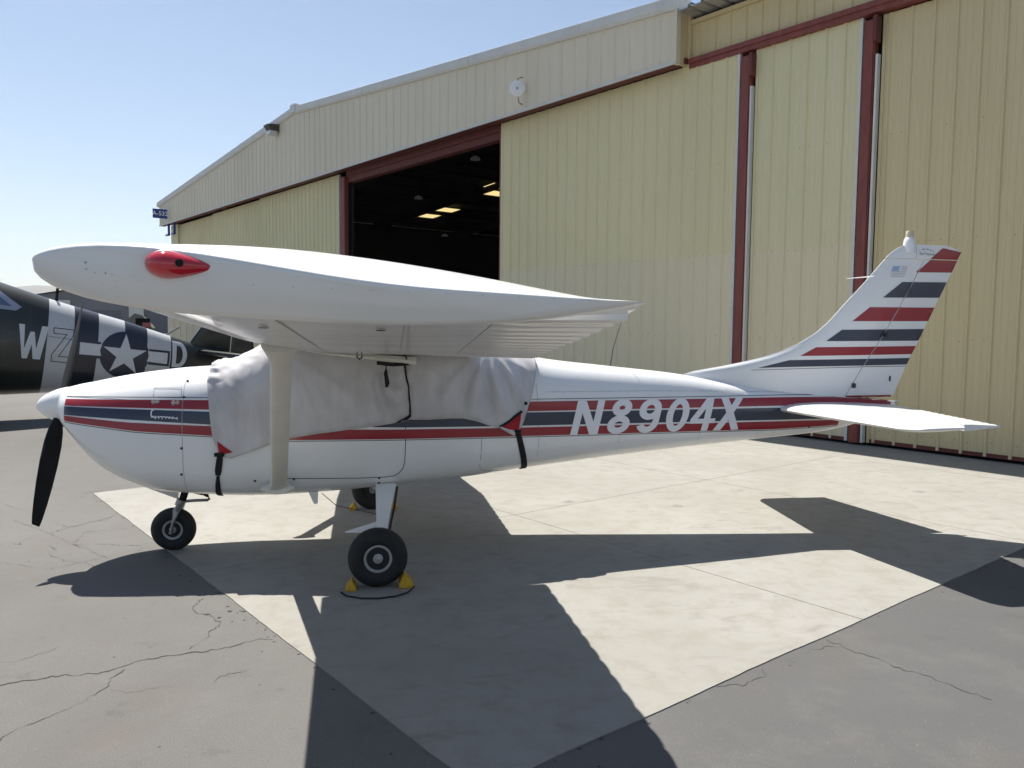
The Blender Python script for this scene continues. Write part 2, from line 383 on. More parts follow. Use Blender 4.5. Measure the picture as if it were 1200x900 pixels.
for wd_, pl in CR:
    P = []
    for a, b in zip(pl, pl[1:]):
        L = math.hypot(b[0] - a[0], b[1] - a[1]); n = max(2, int(L / .018))
        for k in range(n): t = k / n; P.append((lerp(a[0], b[0], t), lerp(a[1], b[1], t)))
    P.append(pl[-1])
    Q = [(x + .030 * mn.noise(Vector((x * 5, y * 5, 1))) + .026 * mn.noise(Vector((x * 19, y * 19, 2))) + .012 * mn.noise(Vector((x * 51, y * 51, 2))), y + .030 * mn.noise(Vector((x * 5, y * 5, 8))) + .026 * mn.noise(Vector((x * 19, y * 19, 5))) + .012 * mn.noise(Vector((x * 51, y * 51, 7)))) for x, y in P]
    W2 = [max(.001, .6 * wd_ * (.7 + 1.5 * mn.noise(Vector((x * 9, y * 9, 4))) + .5 * mn.noise(Vector((x * 40, y * 40, 4))))) for x, y in Q]
    qs = ribbon(Q, W2); V = []; F = []
    for q in qs:
        b = len(V); V += [(x, y, -.0035) for x, y in q]; F.append((b, b + 1, b + 2, b + 3))
    mesh('crack', V, F, CRACK, ground)
# crumbled edge of the asphalt along the slab
m = MB(); sd = []
for (ax_, bx, fr_) in (((10.75, -2.8), (10.75, 4.5), 0), ((10.75, -2.8), (0, -2.8), 1)):
    for k in range(90):
        q = random.random(); t0 = lerp(ax_[0], bx[0], q); s0 = lerp(ax_[1], bx[1], q); dens = mn.noise(Vector((q * 9, fr_ * 5, 0)))
        if dens < .05 and random.random() < .75: continue
        o = random.random() ** 2 * .16 * (1 + max(0, dens)); r = random.uniform(.003, .013) * (1.5 if dens > .2 else 1)
        c = hw(s0 - (o + .012 if fr_ else 0), t0 + (0 if fr_ else o + .012)); n = 7
        b = len(m.V); m.V.append((c[0], c[1], -.0052 + r * .3))
        for j in range(n): a = 2 * pi * j / n; rr = r * random.uniform(.6, 1.3); m.V.append((c[0] + rr * cos(a), c[1] + rr * sin(a), -.0055))
        m.F += [(b, b + 1 + j, b + 1 + (j + 1) % n) for j in range(n)]
tag(m.build('crumbled_edge', CRUMB, ground), kind='stuff')


# ------------------------------------------------------------------ the high-wing airplane
plane = tag(empty('high_wing_airplane', (0, 0, 0)), 'parked white single engine high wing airplane with red and navy stripes under a grey cover', 'airplane')
ST = [(-2.44, 1.385, 1.07, .28, 2.2, 2.2), (-2.40, 1.395, 1.045, .36, 2.3, 2.3), (-2.34, 1.41, .98, .43, 2.4, 2.3), (-2.26, 1.425, .87, .465, 2.4, 2.4), (-2.17, 1.445, .765, .49, 2.5, 2.5), (-2.06, 1.468, .68, .51, 2.5, 2.6),
      (-1.92, 1.493, .61, .53, 2.5, 2.8), (-1.73, 1.52, .545, .545, 2.5, 3), (-1.54, 1.542, .522, .555, 2.6, 3.2), (-1.285, 1.562, .50, .56, 2.8, 3.4), (-1.1, 1.60, .487, .56, 3, 3.4), (-.9, 1.72, .48, .555, 3, 3.4), (-.72, 1.83, .48, .555, 3, 3.4),
      (-.5, 1.87, .488, .555, 3, 3.4), (0, 1.87, .52, .55, 3, 3.4), (.5, 1.85, .557, .53, 3, 3.4), (.9, 1.79, .597, .51, 3, 3.3), (1.2, 1.71, .635, .485, 2.9, 3.2), (1.5, 1.628, .667, .455, 2.8, 3.1), (2.15, 1.553, .732, .38, 2.7, 3),
      (2.78, 1.485, .787, .305, 2.6, 2.9), (3.25, 1.405, .823, .25, 2.6, 2.8), (3.78, 1.32, .865, .19, 2.6, 2.7), (4.3, 1.27, .91, .14, 2.5, 2.6), (4.7, 1.24, .985, .10, 2.5, 2.5), (5.0, 1.215, 1.10, .06, 2.4, 2.4), (5.12, 1.20, 1.15, .03, 2.2, 2.2)]
def smooth_tab(x, k):
    # Catmull-Rom through the stations
    X = [s[0] for s in ST]
    if x <= X[0]: return ST[0][k]
    if x >= X[-1]: return ST[-1][k]
    i = max(j for j in range(len(X) - 1) if X[j] <= x)
    p0, p1, p2, p3 = ST[max(i - 1, 0)], ST[i], ST[i + 1], ST[min(i + 2, len(X) - 1)]
    h = p2[0] - p1[0]; t = (x - p1[0]) / h
    m1 = (p2[k] - p0[k]) / (p2[0] - p0[0]) * h if p2[0] != p0[0] else 0; m2 = (p3[k] - p1[k]) / (p3[0] - p1[0]) * h
    if abs(p2[k] - p1[k]) < 1e-6: m1 = m2 = 0
    t2, t3 = t * t, t * t * t
    return (2 * t3 - 3 * t2 + 1) * p1[k] + (t3 - 2 * t2 + t) * m1 + (-2 * t3 + 3 * t2) * p2[k] + (t3 - t2) * m2
def fprm(x): return [smooth_tab(x, k) for k in range(1, 6)]
def sect(x, z0, z1, hwid, n1, n2, N=128):
    zc = z0 + .47 * (z1 - z0); R = []
    for k in range(N):
        a = 2 * pi * k / N; c, s = cos(a), sin(a); n = n1 if s >= 0 else n2; hz = z1 - zc if s >= 0 else zc - z0
        R.append((x, -hwid * math.copysign(abs(c) ** (2 / n), c), zc + hz * math.copysign(abs(s) ** (2 / n), s)))
    return R
def fring(x, grow=0):
    zt, zb, wd, n1, n2 = fprm(x); return sect(x, zb - grow, zt + grow, wd + grow, n1, n2)
def frange(a, b, n): return [lerp(a, b, k / n) for k in range(n + 1)]
cowl = loft('engine_cowling', [fring(x) for x in frange(-2.44, -2.2, 16) + frange(-2.2, -1.4625, 30)[1:]], [WHITE], plane)
fus = loft('fuselage', [fring(x) for x in frange(-1.4595, -.6, 28) + frange(-.6, 5.12, 110)[1:]], [WHITE], plane)
bulk = loft('firewall_gap', [fring(x, -.006) for x in (-1.476, -1.446)], [SEAM], plane)
FB = bvh_of(cowl, fus)
# spinner and propeller
MB().lathe([(.0005, -2.694), (.022, -2.688), (.052, -2.668), (.085, -2.63), (.113, -2.58), (.134, -2.53), (.147, -2.48), (.152, -2.452), (.150, -2.446), (.10, -2.446)], (0, 0, 1.232), 'x', 40).build('spinner', WHITE, plane, True)
prop = empty('propeller', (-2.51, 0, 1.232)); prop.parent = plane
def blade(sg):
    d = Vector((0, -.575, -.818)); t = Vector((0, .818, -.575)); rings = []
    for r, ch, be, th in ((.10, .075, 50, .07), (.16, .10, 46, .055), (.24, .145, 41, .04), (.36, .178, 35, .03), (.52, .19, 29, .022), (.70, .18, 24, .016), (.86, .155, 20, .012), (.97, .125, 18, .009), (1.025, .10, 17, .007), (1.04, .085, 17, .004)):
        ch *= .80; b = radians(be + 10); c = t * cos(b) + Vector((1, 0, 0)) * sin(b); nrm = d.cross(c).normalized(); R = []
        for k in range(16):
            a = 2 * pi * k / 16; p = d * r + c * (ch / 2 * cos(a)) + nrm * (th / 2 * sin(a) * (1.0 if sin(a) > 0 else .5))
            if sg < 0: p = Vector((p.x, -p.y, -p.z))
            R.append(p)
        rings.append(R)
    loft('propeller_blade', rings, [BLACK], prop)
blade(1); blade(-1)
MB().lathe([(.06, -.006), (.06, .05)], (0, 0, 0), 'x', 20).build('propeller_hub', BLACK, prop, True)

# stripes on both sides
def grid_decal(name, xs, lo, hi, mat, sgn, off=.003, surf=None, parent=None):
    V = []; F = []; NR = []; nz = max(1, int(max(interp(x, hi) - interp(x, lo) for x in xs) / .014))
    for x in xs:
        for k in range(nz + 1):
            z = lerp(interp(x, lo), interp(x, hi), k / nz); loc, nor, i, d = (surf or FB).ray_cast(Vector((x, sgn * 30, z)), Vector((0, -sgn, 0)))
            if loc is None: loc, nor, i, d = (surf or FB).find_nearest(Vector((x, 0, z)))
            if nor.y * sgn < 0: nor = -nor
            V.append(tuple(loc + nor * off)); NR.append(nor)
    for i in range(len(xs) - 1):
        for k in range(nz):
            q = (i * (nz + 1) + k, (i + 1) * (nz + 1) + k, (i + 1) * (nz + 1) + k + 1, i * (nz + 1) + k + 1); F.append(q if sgn < 0 else q[::-1])
    me = bpy.data.meshes.new(name); me.from_pydata(V, [], F); me.materials.append(mat)
    for p in me.polygons: p.use_smooth = True
    me.normals_split_custom_set_from_vertices(NR)
    o = bpy.data.objects.new(name, me); COL.objects.link(o); o.parent = parent or plane
    return o
def both(name, spec, mat, off=.003):
    for sg in (-1, 1): grid_decal(name, spec[2], spec[0], spec[1], mat, sg, off)
def band(lo, hi, xs): return (lo, hi, xs)
FX = frange(-2.345, -1.4645, 44); FX2 = frange(-1.4575, -1.2, 12)
R1B = [(-2.35, 1.270), (-1.28, 1.240), (0, 1.195), (1.28, 1.191), (3.73, 1.184), (4.47, 1.173), (5.1, 1.165)]; R1T = [(-2.35, 1.317), (-1.28, 1.312), (0, 1.278), (1.28, 1.273), (3.75, 1.260), (4.53, 1.250), (5.1, 1.235)]
NB = [(-2.35, 1.201), (-1.25, 1.124), (.26, 1.076), (1.28, 1.069), (3.73, 1.052), (4.47, 1.05), (5.0, 1.07)]; NT_ = [(-2.35, 1.264), (-1.27, 1.224), (0, 1.19), (1.28, 1.181), (3.73, 1.165), (4.4, 1.158), (5.0, 1.15)]
R2B = [(-2.35, 1.156), (-2.11, 1.122), (-1.80, 1.078), (-1.25, 1.037), (-.66, .990), (.26, .982), (1.29, .980), (3.74, .963), (4.49, .985)]; R2T = [(-2.35, 1.196), (-1.86, 1.145), (-1.25, 1.112), (-.16, 1.066), (.26, 1.060), (1.29, 1.053), (3.73, 1.037), (4.49, 1.035)]
AX = frange(-.7, 4.45, 150)
for xs in (FX, FX2):
    both('red_stripe', band(R1B, R1T, xs), RED); both('navy_stripe', band(NB, NT_, xs), NAVY); both('red_stripe', band(R2B, R2T, xs), RED)
both('red_stripe', band(R1B, R1T, frange(.2, 5.06, 140)), RED); both('navy_stripe', band(NB, NT_, frange(.0, 4.62, 140)), NAVY); both('red_stripe', band(R2B, R2T, AX), RED)
for xs in (FX, FX2, AX):
    both('pinstripe', band([(a, b - .012) for a, b in R2B], [(a, b - .007) for a, b in R2B], xs), PINLINE)
    if xs is not AX: both('pinstripe', band([(a, b + .016) for a, b in R1T], [(a, b + .021) for a, b in R1T], xs), PINLINE)
both('pinstripe', band([(a, b + .017) for a, b in R1T], [(a, b + .022) for a, b in R1T], frange(1.2, 4.5, 90)), PINLINE)
# registration
SH = .243; Z0 = .972; HT = .304
def sl(pts): return [(x + SH * (z) * HT, Z0 + z * HT) for x, z in pts]          # z in 0..1, italic
def rib(pts, wd, closed=False): return ribbon(pts, wd, closed)
def slant(polys): return [sl(p) for p in polys]
def ringq(cx, cz, rx, rz, wx):   # ring in letter space, stroke wx metres
    n = 30; o = ell(cx, cz, rx, rz, n); q = ell(cx, cz, rx - wx, rz - wx * .82 / HT, n)
    return [[o[k], o[(k + 1) % n], q[(k + 1) % n], q[k]] for k in range(n)]
def arcq(cx, cz, rx, rz, wx, a0, a1):
    n = 18; o = ell(cx, cz, rx, rz, n, a0, a1, True); q = ell(cx, cz, rx - wx, rz - wx * .82 / HT, n, a0, a1, True)
    return [[o[k], o[k + 1], q[k + 1], q[k]] for k in range(n)]
def strokes(groups):
    P = []; LF = []
    for i, g in enumerate(groups):
        P += slant(g); LF += [.0045 + i * .0006] * len(g)
    return decal('registration_letter', P, FB, LETTER, plane, .0045, .03, lifts=LF)
SW = .067
strokes([[[(1.681, 0), (1.748, 0), (1.748, 1), (1.681, 1)]], [[(1.869, 0), (1.936, 0), (1.936, 1), (1.869, 1)]], [[(1.681, 1), (1.757, 1), (1.936, 0), (1.860, 0)]]])
strokes([ringq(2.115, .755, .094, .245, SW), ringq(2.115, .27, .106, .27, SW)])
strokes([ringq(2.395, .69, .108, .31, SW), arcq(2.395, .32, .108, .32, SW, -2.75, .1), [[(2.440, .32), (2.503, .32), (2.503, .70), (2.440, .70)]]])
strokes([ringq(2.68, .5, .112, .5, SW)])
strokes([[[(2.956, 0), (3.022, 0), (3.022, 1), (2.956, 1)]], [[(2.82, .225), (3.075, .225), (3.075, .365), (2.82, .365)]], [[(2.82, .36), (2.892, .36), (3.022, 1), (2.950, 1)]]])
strokes([[[(3.080, 0), (3.158, 0), (3.338, 1), (3.260, 1)]], [[(3.270, 0), (3.348, 0), (3.168, 1), (3.090, 1)]]])
# panel seams, doors, latches
def seam(name, pts, wd=.006, mat=SEAM, off=.0026): return decal(name, ribbon(pts, wd), FB, mat, plane, off, .1)
seam('door_seam', [(-.68, .672), (-.14, .655), (.10, .655), (.174, .665), (.215, .69), (.243, .73), (.258, .79), (.264, .97), (.264, 1.15)])
seam('door_seam', [(.90, .972), (.895, .72), (.91, .69), (.95, .672), (1.11, .655), (1.33, .64)], .005, FADED)
seam('skin_seam', [(1.37, 1.58), (1.385, 1.3), (1.40, .98), (1.40, .66)], .004, FADED)
seam('skin_seam', [(-.98, .49), (-.98, .60)], .004, FADED)
seam('oil_door', [(-1.69, 1.402), (-1.48, 1.402), (-1.475, 1.335), (-1.685, 1.335), (-1.69, 1.402)], .005, FADED, .003)
for x, z in ((-1.665, 1.300), (-1.515, 1.293)):
    m = MB(); y = FB.ray_cast(Vector((x, -5, z)), Vector((0, 1, 0)))[0].y
    m.box(x - .03, x + .03, y - .008, y + .006, z - .008, z + .008); m.box(x - .02, x - .008, y - .010, y, z - .02, z + .02); m.box(x + .012, x + .022, y - .010, y, z - .018, z + .018); m.build('latch', HUB, plane)
sc_ = [(-1.672, 1.238), (-1.684, 1.236), (-1.691, 1.222), (-1.690, 1.198), (-1.684, 1.186), (-1.676, 1.190)]
for k in range(46):
    q = k / 45; sc_.append((-1.672 + .165 * q + .006 * sin(q * 40), 1.183 - .004 * q + .0085 * sin(q * 44) * (1 - .35 * q)))
sc_ += [(-1.503, 1.170), (-1.497, 1.182), (-1.495, 1.165)]
decal('script_mark', ribbon(sc_, [.010] * 6 + [.0065] * (len(sc_) - 6)), FB, LETTER, plane, .0045, .02)
for x, z in ((-1.468, .941), (-1.478, .731), (-1.455, 1.335), (-1.445, 1.455), (-.63, .665), (-.93, .66), (.05, .648), (4.12, .975), (.05, .60)):
    p, nr, _, _ = FB.ray_cast(Vector((x, -5, z)), Vector((0, 1, 0)))
    MB().lathe([(.011, -.003), (.009, -.005), (.004, -.006), (.0004, -.006)], p, 'y', 10).build('rivet', SEAM, plane, True)
m = MB()
for x0, x1, z, st in ((1.46, 4.2, 1.345, .085), (1.46, 4.0, .90, .085), (-1.40, -1.29, .72, .05)):
    for k in range(int((x1 - x0) / st)):
        x = x0 + k * st; p, nr, _, _ = FB.ray_cast(Vector((x, -5, z)), Vector((0, 1, 0)))
        if p: m.lathe([(.0035, -.0004), (.003, -.0012), (.0003, -.0014)], p, 'y', 6)
for x in (2.15, 2.95, 3.75):
    for k in range(9):
        z = interp(x, [(2, 1.345), (4, 1.305)]) - k * .055; p, nr, _, _ = FB.ray_cast(Vector((x, -5, z)), Vector((0, 1, 0)))
        if p and not (.97 < z < 1.30): m.lathe([(.0035, -.0004), (.003, -.0012), (.0003, -.0014)], p, 'y', 6)
tag(m.build('rivets', FADED, plane), kind='stuff')
seam('skin_seam', [(1.46, 1.352), (2.4, 1.345), (3.3, 1.325), (3.9, 1.30)], .0025, FADED)
for x in (2.15, 2.95, 3.75): seam('skin_seam', [(x, .80 + .03 * (x - 2)), (x, .955)], .0025, FADED)
# belly drain mast
MB().add([(-.53, -.31, .52), (-.45, -.31, .52), (-.455, -.31, .415), (-.485, -.31, .415), (-.53, -.29, .52), (-.45, -.29, .52), (-.455, -.29, .415), (-.485, -.29, .415)],
         [(0, 1, 2, 3), (7, 6, 5, 4), (0, 4, 5, 1), (1, 5, 6, 2), (2, 6, 7, 3), (3, 7, 4, 0)]).build('belly_antenna', WHITE, plane)
MB().tube([(-.42, -.3, .50), (-.30, -.34, .40), (-.05, -.5, .375), (.02, -.6, .38)], .003, 6).build('belly_wire', SEAM, plane)
MB().tube([(2.17, 0, 1.53), (2.20, 0, 1.72), (2.27, -.02, 1.97)], [.006, .004, .002], 8).build('whip_antenna', SEAM, plane)
MB().add([(1.40, -.03, 1.62), (1.47, -.03, 1.62), (1.45, -.03, 1.66), (1.42, -.03, 1.66), (1.40, .03, 1.62), (1.47, .03, 1.62), (1.45, .03, 1.66), (1.42, .03, 1.66)],
         [(0, 1, 2, 3), (7, 6, 5, 4), (0, 4, 5, 1), (1, 5, 6, 2), (2, 6, 7, 3), (3, 7, 4, 0)]).build('roof_vent', WHITE, plane)

# ---- wings
def foil(n=22, m=.02, p=.4, t=.12):
    X = [.5 * (1 - cos(pi * k / n)) for k in range(n + 1)]; U = []; L = []
    for x in X:
        yt = 5 * t * (.2969 * sqrt(x) - .1260 * x - .3516 * x * x + .2843 * x ** 3 - .1036 * x ** 4)
        yc = m / p ** 2 * (2 * p * x - x * x) if x < p else m / (1 - p) ** 2 * (1 - 2 * p + 2 * p * x - x * x)
        U.append((x, yc + yt)); L.append((x, yc - yt))
    return U, L
FU, FL = foil(30)
def fo(tab, x): return interp(x, tab)
LW = [(.45, -.79, .85, 1.780, 1.668), (2.75, -.79, .85, 1.893, 1.752), (5.0, -.711, .618, 2.006, 1.950), (5.47, -.695, .50, 2.030, 1.972)]
RW = [(.45, -.79, .85, 1.780, 1.668), (2.75, -.79, .85, 1.825, 1.705), (5.47, -.695, .50, 1.895, 1.84)]
def wprm(W, y): return [interp(y, W, k) for k in range(1, 5)]
HF = .735
def wpt(W, sg, y, c, z, sweep=0):
    xl, xt, zl, zt = wprm(W, y); ch = xt - xl
    return (xl + c * ch, sg * y, lerp(zl, zt, c) + z * ch)
def wing(side, W):
    sg = -1 if side == 'left' else 1
    ys = frange(.45, 2.75, 10) + frange(2.75, 5.03, 12)[1:]; rings = []
    for y in ys:
        R = [wpt(W, sg, y, x, z) for x, z in FU if x < HF][::-1]
        R = [wpt(W, sg, y, HF, fo(FU, HF))] + R + [wpt(W, sg, y, x, z) for x, z in FL if 0 < x < HF] + [wpt(W, sg, y, HF, fo(FL, HF))]
        rings.append(R)
    n = len(rings[0])
    nu = len([1 for x, z in FU if x < HF]) + 1
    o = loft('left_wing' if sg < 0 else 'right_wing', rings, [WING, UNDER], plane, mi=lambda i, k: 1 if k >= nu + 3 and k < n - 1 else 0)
    o.name = 'wing'
    # flap and aileron, corrugated skins
    for nm, y0, y1 in (('flap', .47, 2.746), ('aileron', 2.754, 4.985)):
        ny = int((y1 - y0) / .024); rr = []
        for q in range(ny + 1):
            y = lerp(y0, y1, q / ny); ph = (y - y0) / .19; cr = max(0, 1 - (2 * abs((ph % 1) - .5)) ** 3.0)
            R = []
            for c in (HF + .004, .80, .87, .94, 1.0):
                zu = lerp(fo(FU, HF) - .001, .0035, (c - HF) / (1 - HF)); k = min(1, (c - HF) / .06) ; amp = .0068 * k / (1.2)
                R.append(wpt(W, sg, y, c + (.006 * cr if c == 1 else 0), zu + amp * cr * .55))
            for c in (1.0, .94, .87, .80, HF + .004):
                zu = lerp(fo(FL, HF) + .001, -.0035, (c - HF) / (1 - HF)); k = min(1, (c - HF) / .06); amp = .0068 * k / 1.2
                R.append(wpt(W, sg, y, c + (.006 * cr if c == 1 else 0), zu - amp * cr))
            rr.append(R)
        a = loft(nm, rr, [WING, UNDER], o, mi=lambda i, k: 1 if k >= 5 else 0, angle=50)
    # drooped tip fairing
    rings = []
    def drf(x): return -.0655 * (1 - (1 - x / .42) ** 3.6) ** .42 if x < .42 else -.0655 * (1 - ((x - .42) / .58) ** 2.2) - .002 * x
    for q in range(24):
        s = sin(pi / 2 * min(1, q / 20)); y = 5.04 + .40 * s + (0, .009, .016, .020)[max(0, q - 20)]; f = 1 - .985 * s ** 2.1; g = s * s; sq = (1, .955, .86, .70)[max(0, q - 20)]; R = []
        for tab, up in ((FU[::-1], 1), (FL[1:], 0)):
            for x, z in tab:
                zb = lerp(interp(x, FL), drf(x), g); ex = .74 * (1 - sst(-.12, .66, x)); zt = lerp(z * ex + .004 * (1 - x) + .001, z, f); zm = (zt + zb) / 2
                zz = zm + ((zt if up else zb) - zm) * sq
                hh = (zz - zb) / max(.001, zt - zb); R.append(wpt(W, sg, y - .045 * (1 - hh) * s ** 5 * (1 - abs(2 * x - 1) ** 4), .5 + (x - .5) * (1 - (1 - sq) * .05), zz))
        rings.append(R)
    tip = loft('wing_tip', rings, [WING], o, angle=60)
    # seams on the underside
    return o, tip
wl, tipl = wing('left', LW)
wr, tipr = wing('right', RW)
# navigation light
TB = bvh_of(tipl)
nx0, nx1, nz = -.500, -.358, 2.030
hit = TB.ray_cast(Vector((-.44, -9, nz)), Vector((0, 1, 0)))[0]
m = MB(); V = []; F = []; n = 24; K = 20
lz = []
for i in range(K + 1):
    t = i / K; x = lerp(nx0, nx1, t); r = .0285 * (sqrt(max(0, 1 - (1 - t / .3) ** 2)) if t < .3 else max(.02, 1 - ((t - .3) / .7) ** 1.35)) if t > 0 else .0005
    y = hit.y + .012
    for k in range(n): a = 2 * pi * k / n; V.append((x, y - (r * 1.5 if cos(a) > 0 else r) * cos(a), nz + r * sin(a) - .006 * (t - .3)))
for i in range(K):
    for k in range(n): F.append((i * n + k, i * n + (k + 1) % n, (i + 1) * n + (k + 1) % n, (i + 1) * n + k))
F.append(tuple(range(n))); F.append(tuple(K * n + k for k in range(n)))
mesh('navigation_light', V, F, LENS, wl, True)
MB().lathe([(.0075, -.002), (.004, -.004)], (-.428, hit.y - .0265, nz + .001), 'y', 12).build('lens_screw', BLACK, wl)
m = MB()
for x, z, r in [(x_, z_, r_ * .36) for x_, z_, r_ in [(-.60, 2.018, .004), (-.585, 2.012, .003), (-.567, 2.011, .005), (-.556, 2.009, .003), (-.60, 2.03, .007), (-.52, 2.008, .002), (-.50, 2.004, .002), (-.575, 1.99, .002), (-.55, 1.985, .002)]] + [(x, 1.985 - .03 * x, .0011) for x in frange(-.30, .38, 9)]:
    h = TB.ray_cast(Vector((x, -9, z)), Vector((0, 1, 0)))[0]
    if h: m.lathe([(r, -.0005), (r * .8, -.0012), (.0003, -.0012)], h, 'y', 8)
tag(m.build('rivets', FADED, wl), kind='stuff')
# underside detail: spanwise seam, inspection plates, tie down ring
def under_line(c, y0, y1, wd, name='skin_seam', mat=SEAM):
    V = []; F = []; n = 16
    for q in range(n + 1):
        y = lerp(y0, y1, q / n)
        for s in (-1, 1):
            p = wpt(LW, -1, y, c, fo(FL, c)); V.append((p[0] + s * wd / 2, p[1], p[2] - .002))
    for q in range(n): F.append((2 * q, 2 * q + 1, 2 * q + 3, 2 * q + 2))
    return mesh(name, V, F, mat, wl)
under_line(.30, .7, 5.0, .005, mat=FADED); under_line(.12, .7, 5.0, .004, mat=FADED); under_line(.55, .7, 5.0, .004, mat=FADED)
for c, y in ((.25, 4.6), (.5, 4.6), (.3, 3.6), (.52, 3.6), (.45, 2.9)):
    p = wpt(LW, -1, y, c, fo(FL, c)); MB().lathe([(.016, -.003), (.013, -.006), (.001, -.006)], p, 'z', 18).build('inspection_plate', SEAM if y > 4 else UNDER, wl, True)
for y in frange(.9, 2.6, 8):
    V = []; F = []
    for q in range(9):
        c = lerp(.06, .70, q / 8)
        for s in (-1, 1): p = wpt(LW, -1, y + s * .0025, c, fo(FL, c)); V.append((p[0], p[1], p[2] - .0025))
    for q in range(8): F.append((2 * q, 2 * q + 1, 2 * q + 3, 2 * q + 2))
    mesh('rib_seam', V, F, FADED, wl)
p = wpt(LW, -1, 2.5, .42, fo(FL, .42)); MB().tube([(p[0] - .012, p[1], p[2] + .01), (p[0] - .014, p[1], p[2] - .03), (p[0], p[1], p[2] - .042), (p[0] + .014, p[1], p[2] - .03), (p[0] + .012, p[1], p[2] + .01)], .005, 8).build('tie_down_ring', SEAM, wl)
# root fairing below the wing
V = []; F = []
for t, x in enumerate(frange(-.52, .34, 8)):
    q = t / 8; zc = lerp(1.705, 1.628, q ** .9); h = lerp(.008, .030, q); y = lerp(-.60, -.66, q)
    for yy, zz in ((y - .03, zc + h), (y - .05, zc), (y - .03, zc - h), (y + .12, zc - h * .6), (y + .12, zc + h)): V.append((x, yy, zz))
for i in range(8):
    for k in range(5): F.append((i * 5 + k, i * 5 + (k + 1) % 5, (i + 1) * 5 + (k + 1) % 5, (i + 1) * 5 + k))
F += [tuple(range(5)), tuple(40 + k for k in range(5))]
mesh('root_fairing', V, F, STRUT, wl, True, None, 30)
# struts
def strut(sg, W):
    a = Vector((-.757, sg * .535, .60)); yt = 2.42; b = Vector(wpt(W, sg, yt, .175, fo(FL, .175))) + Vector((0, 0, .02)); rings = []
    b.x = -.545
    for q in range(21):
        t = q / 20; p = a.lerp(b, t); ch = lerp(.128, .126, t)
        if t > .90: ch += .10 * ((t - .90) / .10) ** 1.6
        if t < .05: ch += .07 * (1 - t / .05)
        th = .055 if t < .9 else lerp(.055, .11, (t - .9) / .1); ax = (b - a).normalized(); up = Vector((1, 0, 0)).cross(ax).normalized(); R = []
        for k in range(24):
            an = 2 * pi * k / 24; c, s = cos(an), sin(an)
            R.append(p + Vector((1, 0, 0)) * (ch / 2 * c + .012 * (1 - s * s)) + up * (th / 2 * s * (1 - .35 * c)))
        rings.append(R)
    o = loft('wing_strut', rings, [STRUT], plane)
    return o
so = strut(-1, LW); strut(1, RW)
# strut foot plate
rings = []
for x0, g in ((0, 1), (1, .72)):
    rings.append([(-.755 + .135 * g * cos(2 * pi * k / 24), -.558 - .02 * x0 + .02 * (1 - x0), .598 + .048 * g * sin(2 * pi * k / 24)) for k in range(24)])
loft('strut_fairing', rings, [STRUT], so)
SB = bvh_of(so)
sm = SB.ray_cast(Vector((-.60, -6, 1.60)), Vector((0, 1, 0)))[0]

# ---- fin and rudder
FLE = [(1.20, 2.7), (1.47, 2.84), (1.50, 2.98), (1.555, 3.32), (1.606, 3.577), (1.664, 3.814), (1.755, 4.044), (1.863, 4.238), (1.98, 4.379), (2.131, 4.519), (2.367, 4.749), (2.55, 4.915), (2.629, 4.988), (2.672, 5.036), (2.702, 5.087), (2.724, 5.125), (2.745, 5.19)]
FTE = [(1.20, 5.088), (1.547, 5.24), (2.691, 5.810), (2.745, 5.80)]
FH = [(1.20, 4.52), (1.313, 4.596), (1.536, 4.734), (1.872, 4.967), (2.298, 5.221), (2.523, 5.336), (2.605, 5.382)]
def fin_t(x, z):
    a, b = interp(z, FLE), interp(z, FTE); d = x - a; L = b - a; full = lerp(.052, .034, min(1, max(0, (z - 1.3) / 1.4)))
    f = 1 - exp(-max(0, d) / .12); g = min(1, max(0.06, (b - x) / (.62 * min(L, 1.0)))); return max(.003, full * f * g ** .8)
def fin_rings(xa, xb, zs, n=16):
    R = []
    for z in zs:
        a, b = xa(z), xb(z); pts = [(lerp(a, b, .5 * (1 - cos(pi * k / n)))) for k in range(n + 1)]
        R.append([(x, -fin_t(x, z), z) for x in pts] + [(x, fin_t(x, z), z) for x in pts[::-1]])
    return R
zs = frange(1.21, 1.60, 8) + frange(1.60, 2.60, 24)[1:]
fin = loft('vertical_fin', fin_rings(lambda z: interp(z, FLE), lambda z: interp(z, FH) - .004, zs), [WHITE], plane)
rud = loft('rudder', fin_rings(lambda z: interp(z, FH) + .004, lambda z: interp(z, FTE), frange(1.245, 2.60, 26)), [WHITE], plane)
cap = loft('fin_cap', fin_rings(lambda z: interp(z, FLE), lambda z: interp(z, [(2.6, 5.765), (2.691, 5.810), (2.72, 5.72), (2.745, 5.62)]), frange(2.607, 2.72, 8) + [2.735, 2.745]), [WHITE], plane)
VB = bvh_of(fin, rud, cap)
def cut_h(poly):
    return [poly]
def fd(name, poly, mat):
    # split at the rudder hinge gap and at the cap seam
    import itertools
    for sg in (-1, 1): decal(name, poly, VB, mat, plane, .0022, .05, sg)
def split_line(poly, fn):
    A = []; B = []
    n = len(poly)
    for i in range(n):
        p, q = poly[i], poly[(i + 1) % n]; a, b = fn(p), fn(q)
        (A if a <= 0 else B).append(p)
        if a * b < 0:
            t = a / (a - b); r = (lerp(p[0], q[0], t), lerp(p[1], q[1], t)); A.append(r); B.append(r)
    return A, B
def shrink(poly, dx): return [(x + dx, z) for x, z in poly]
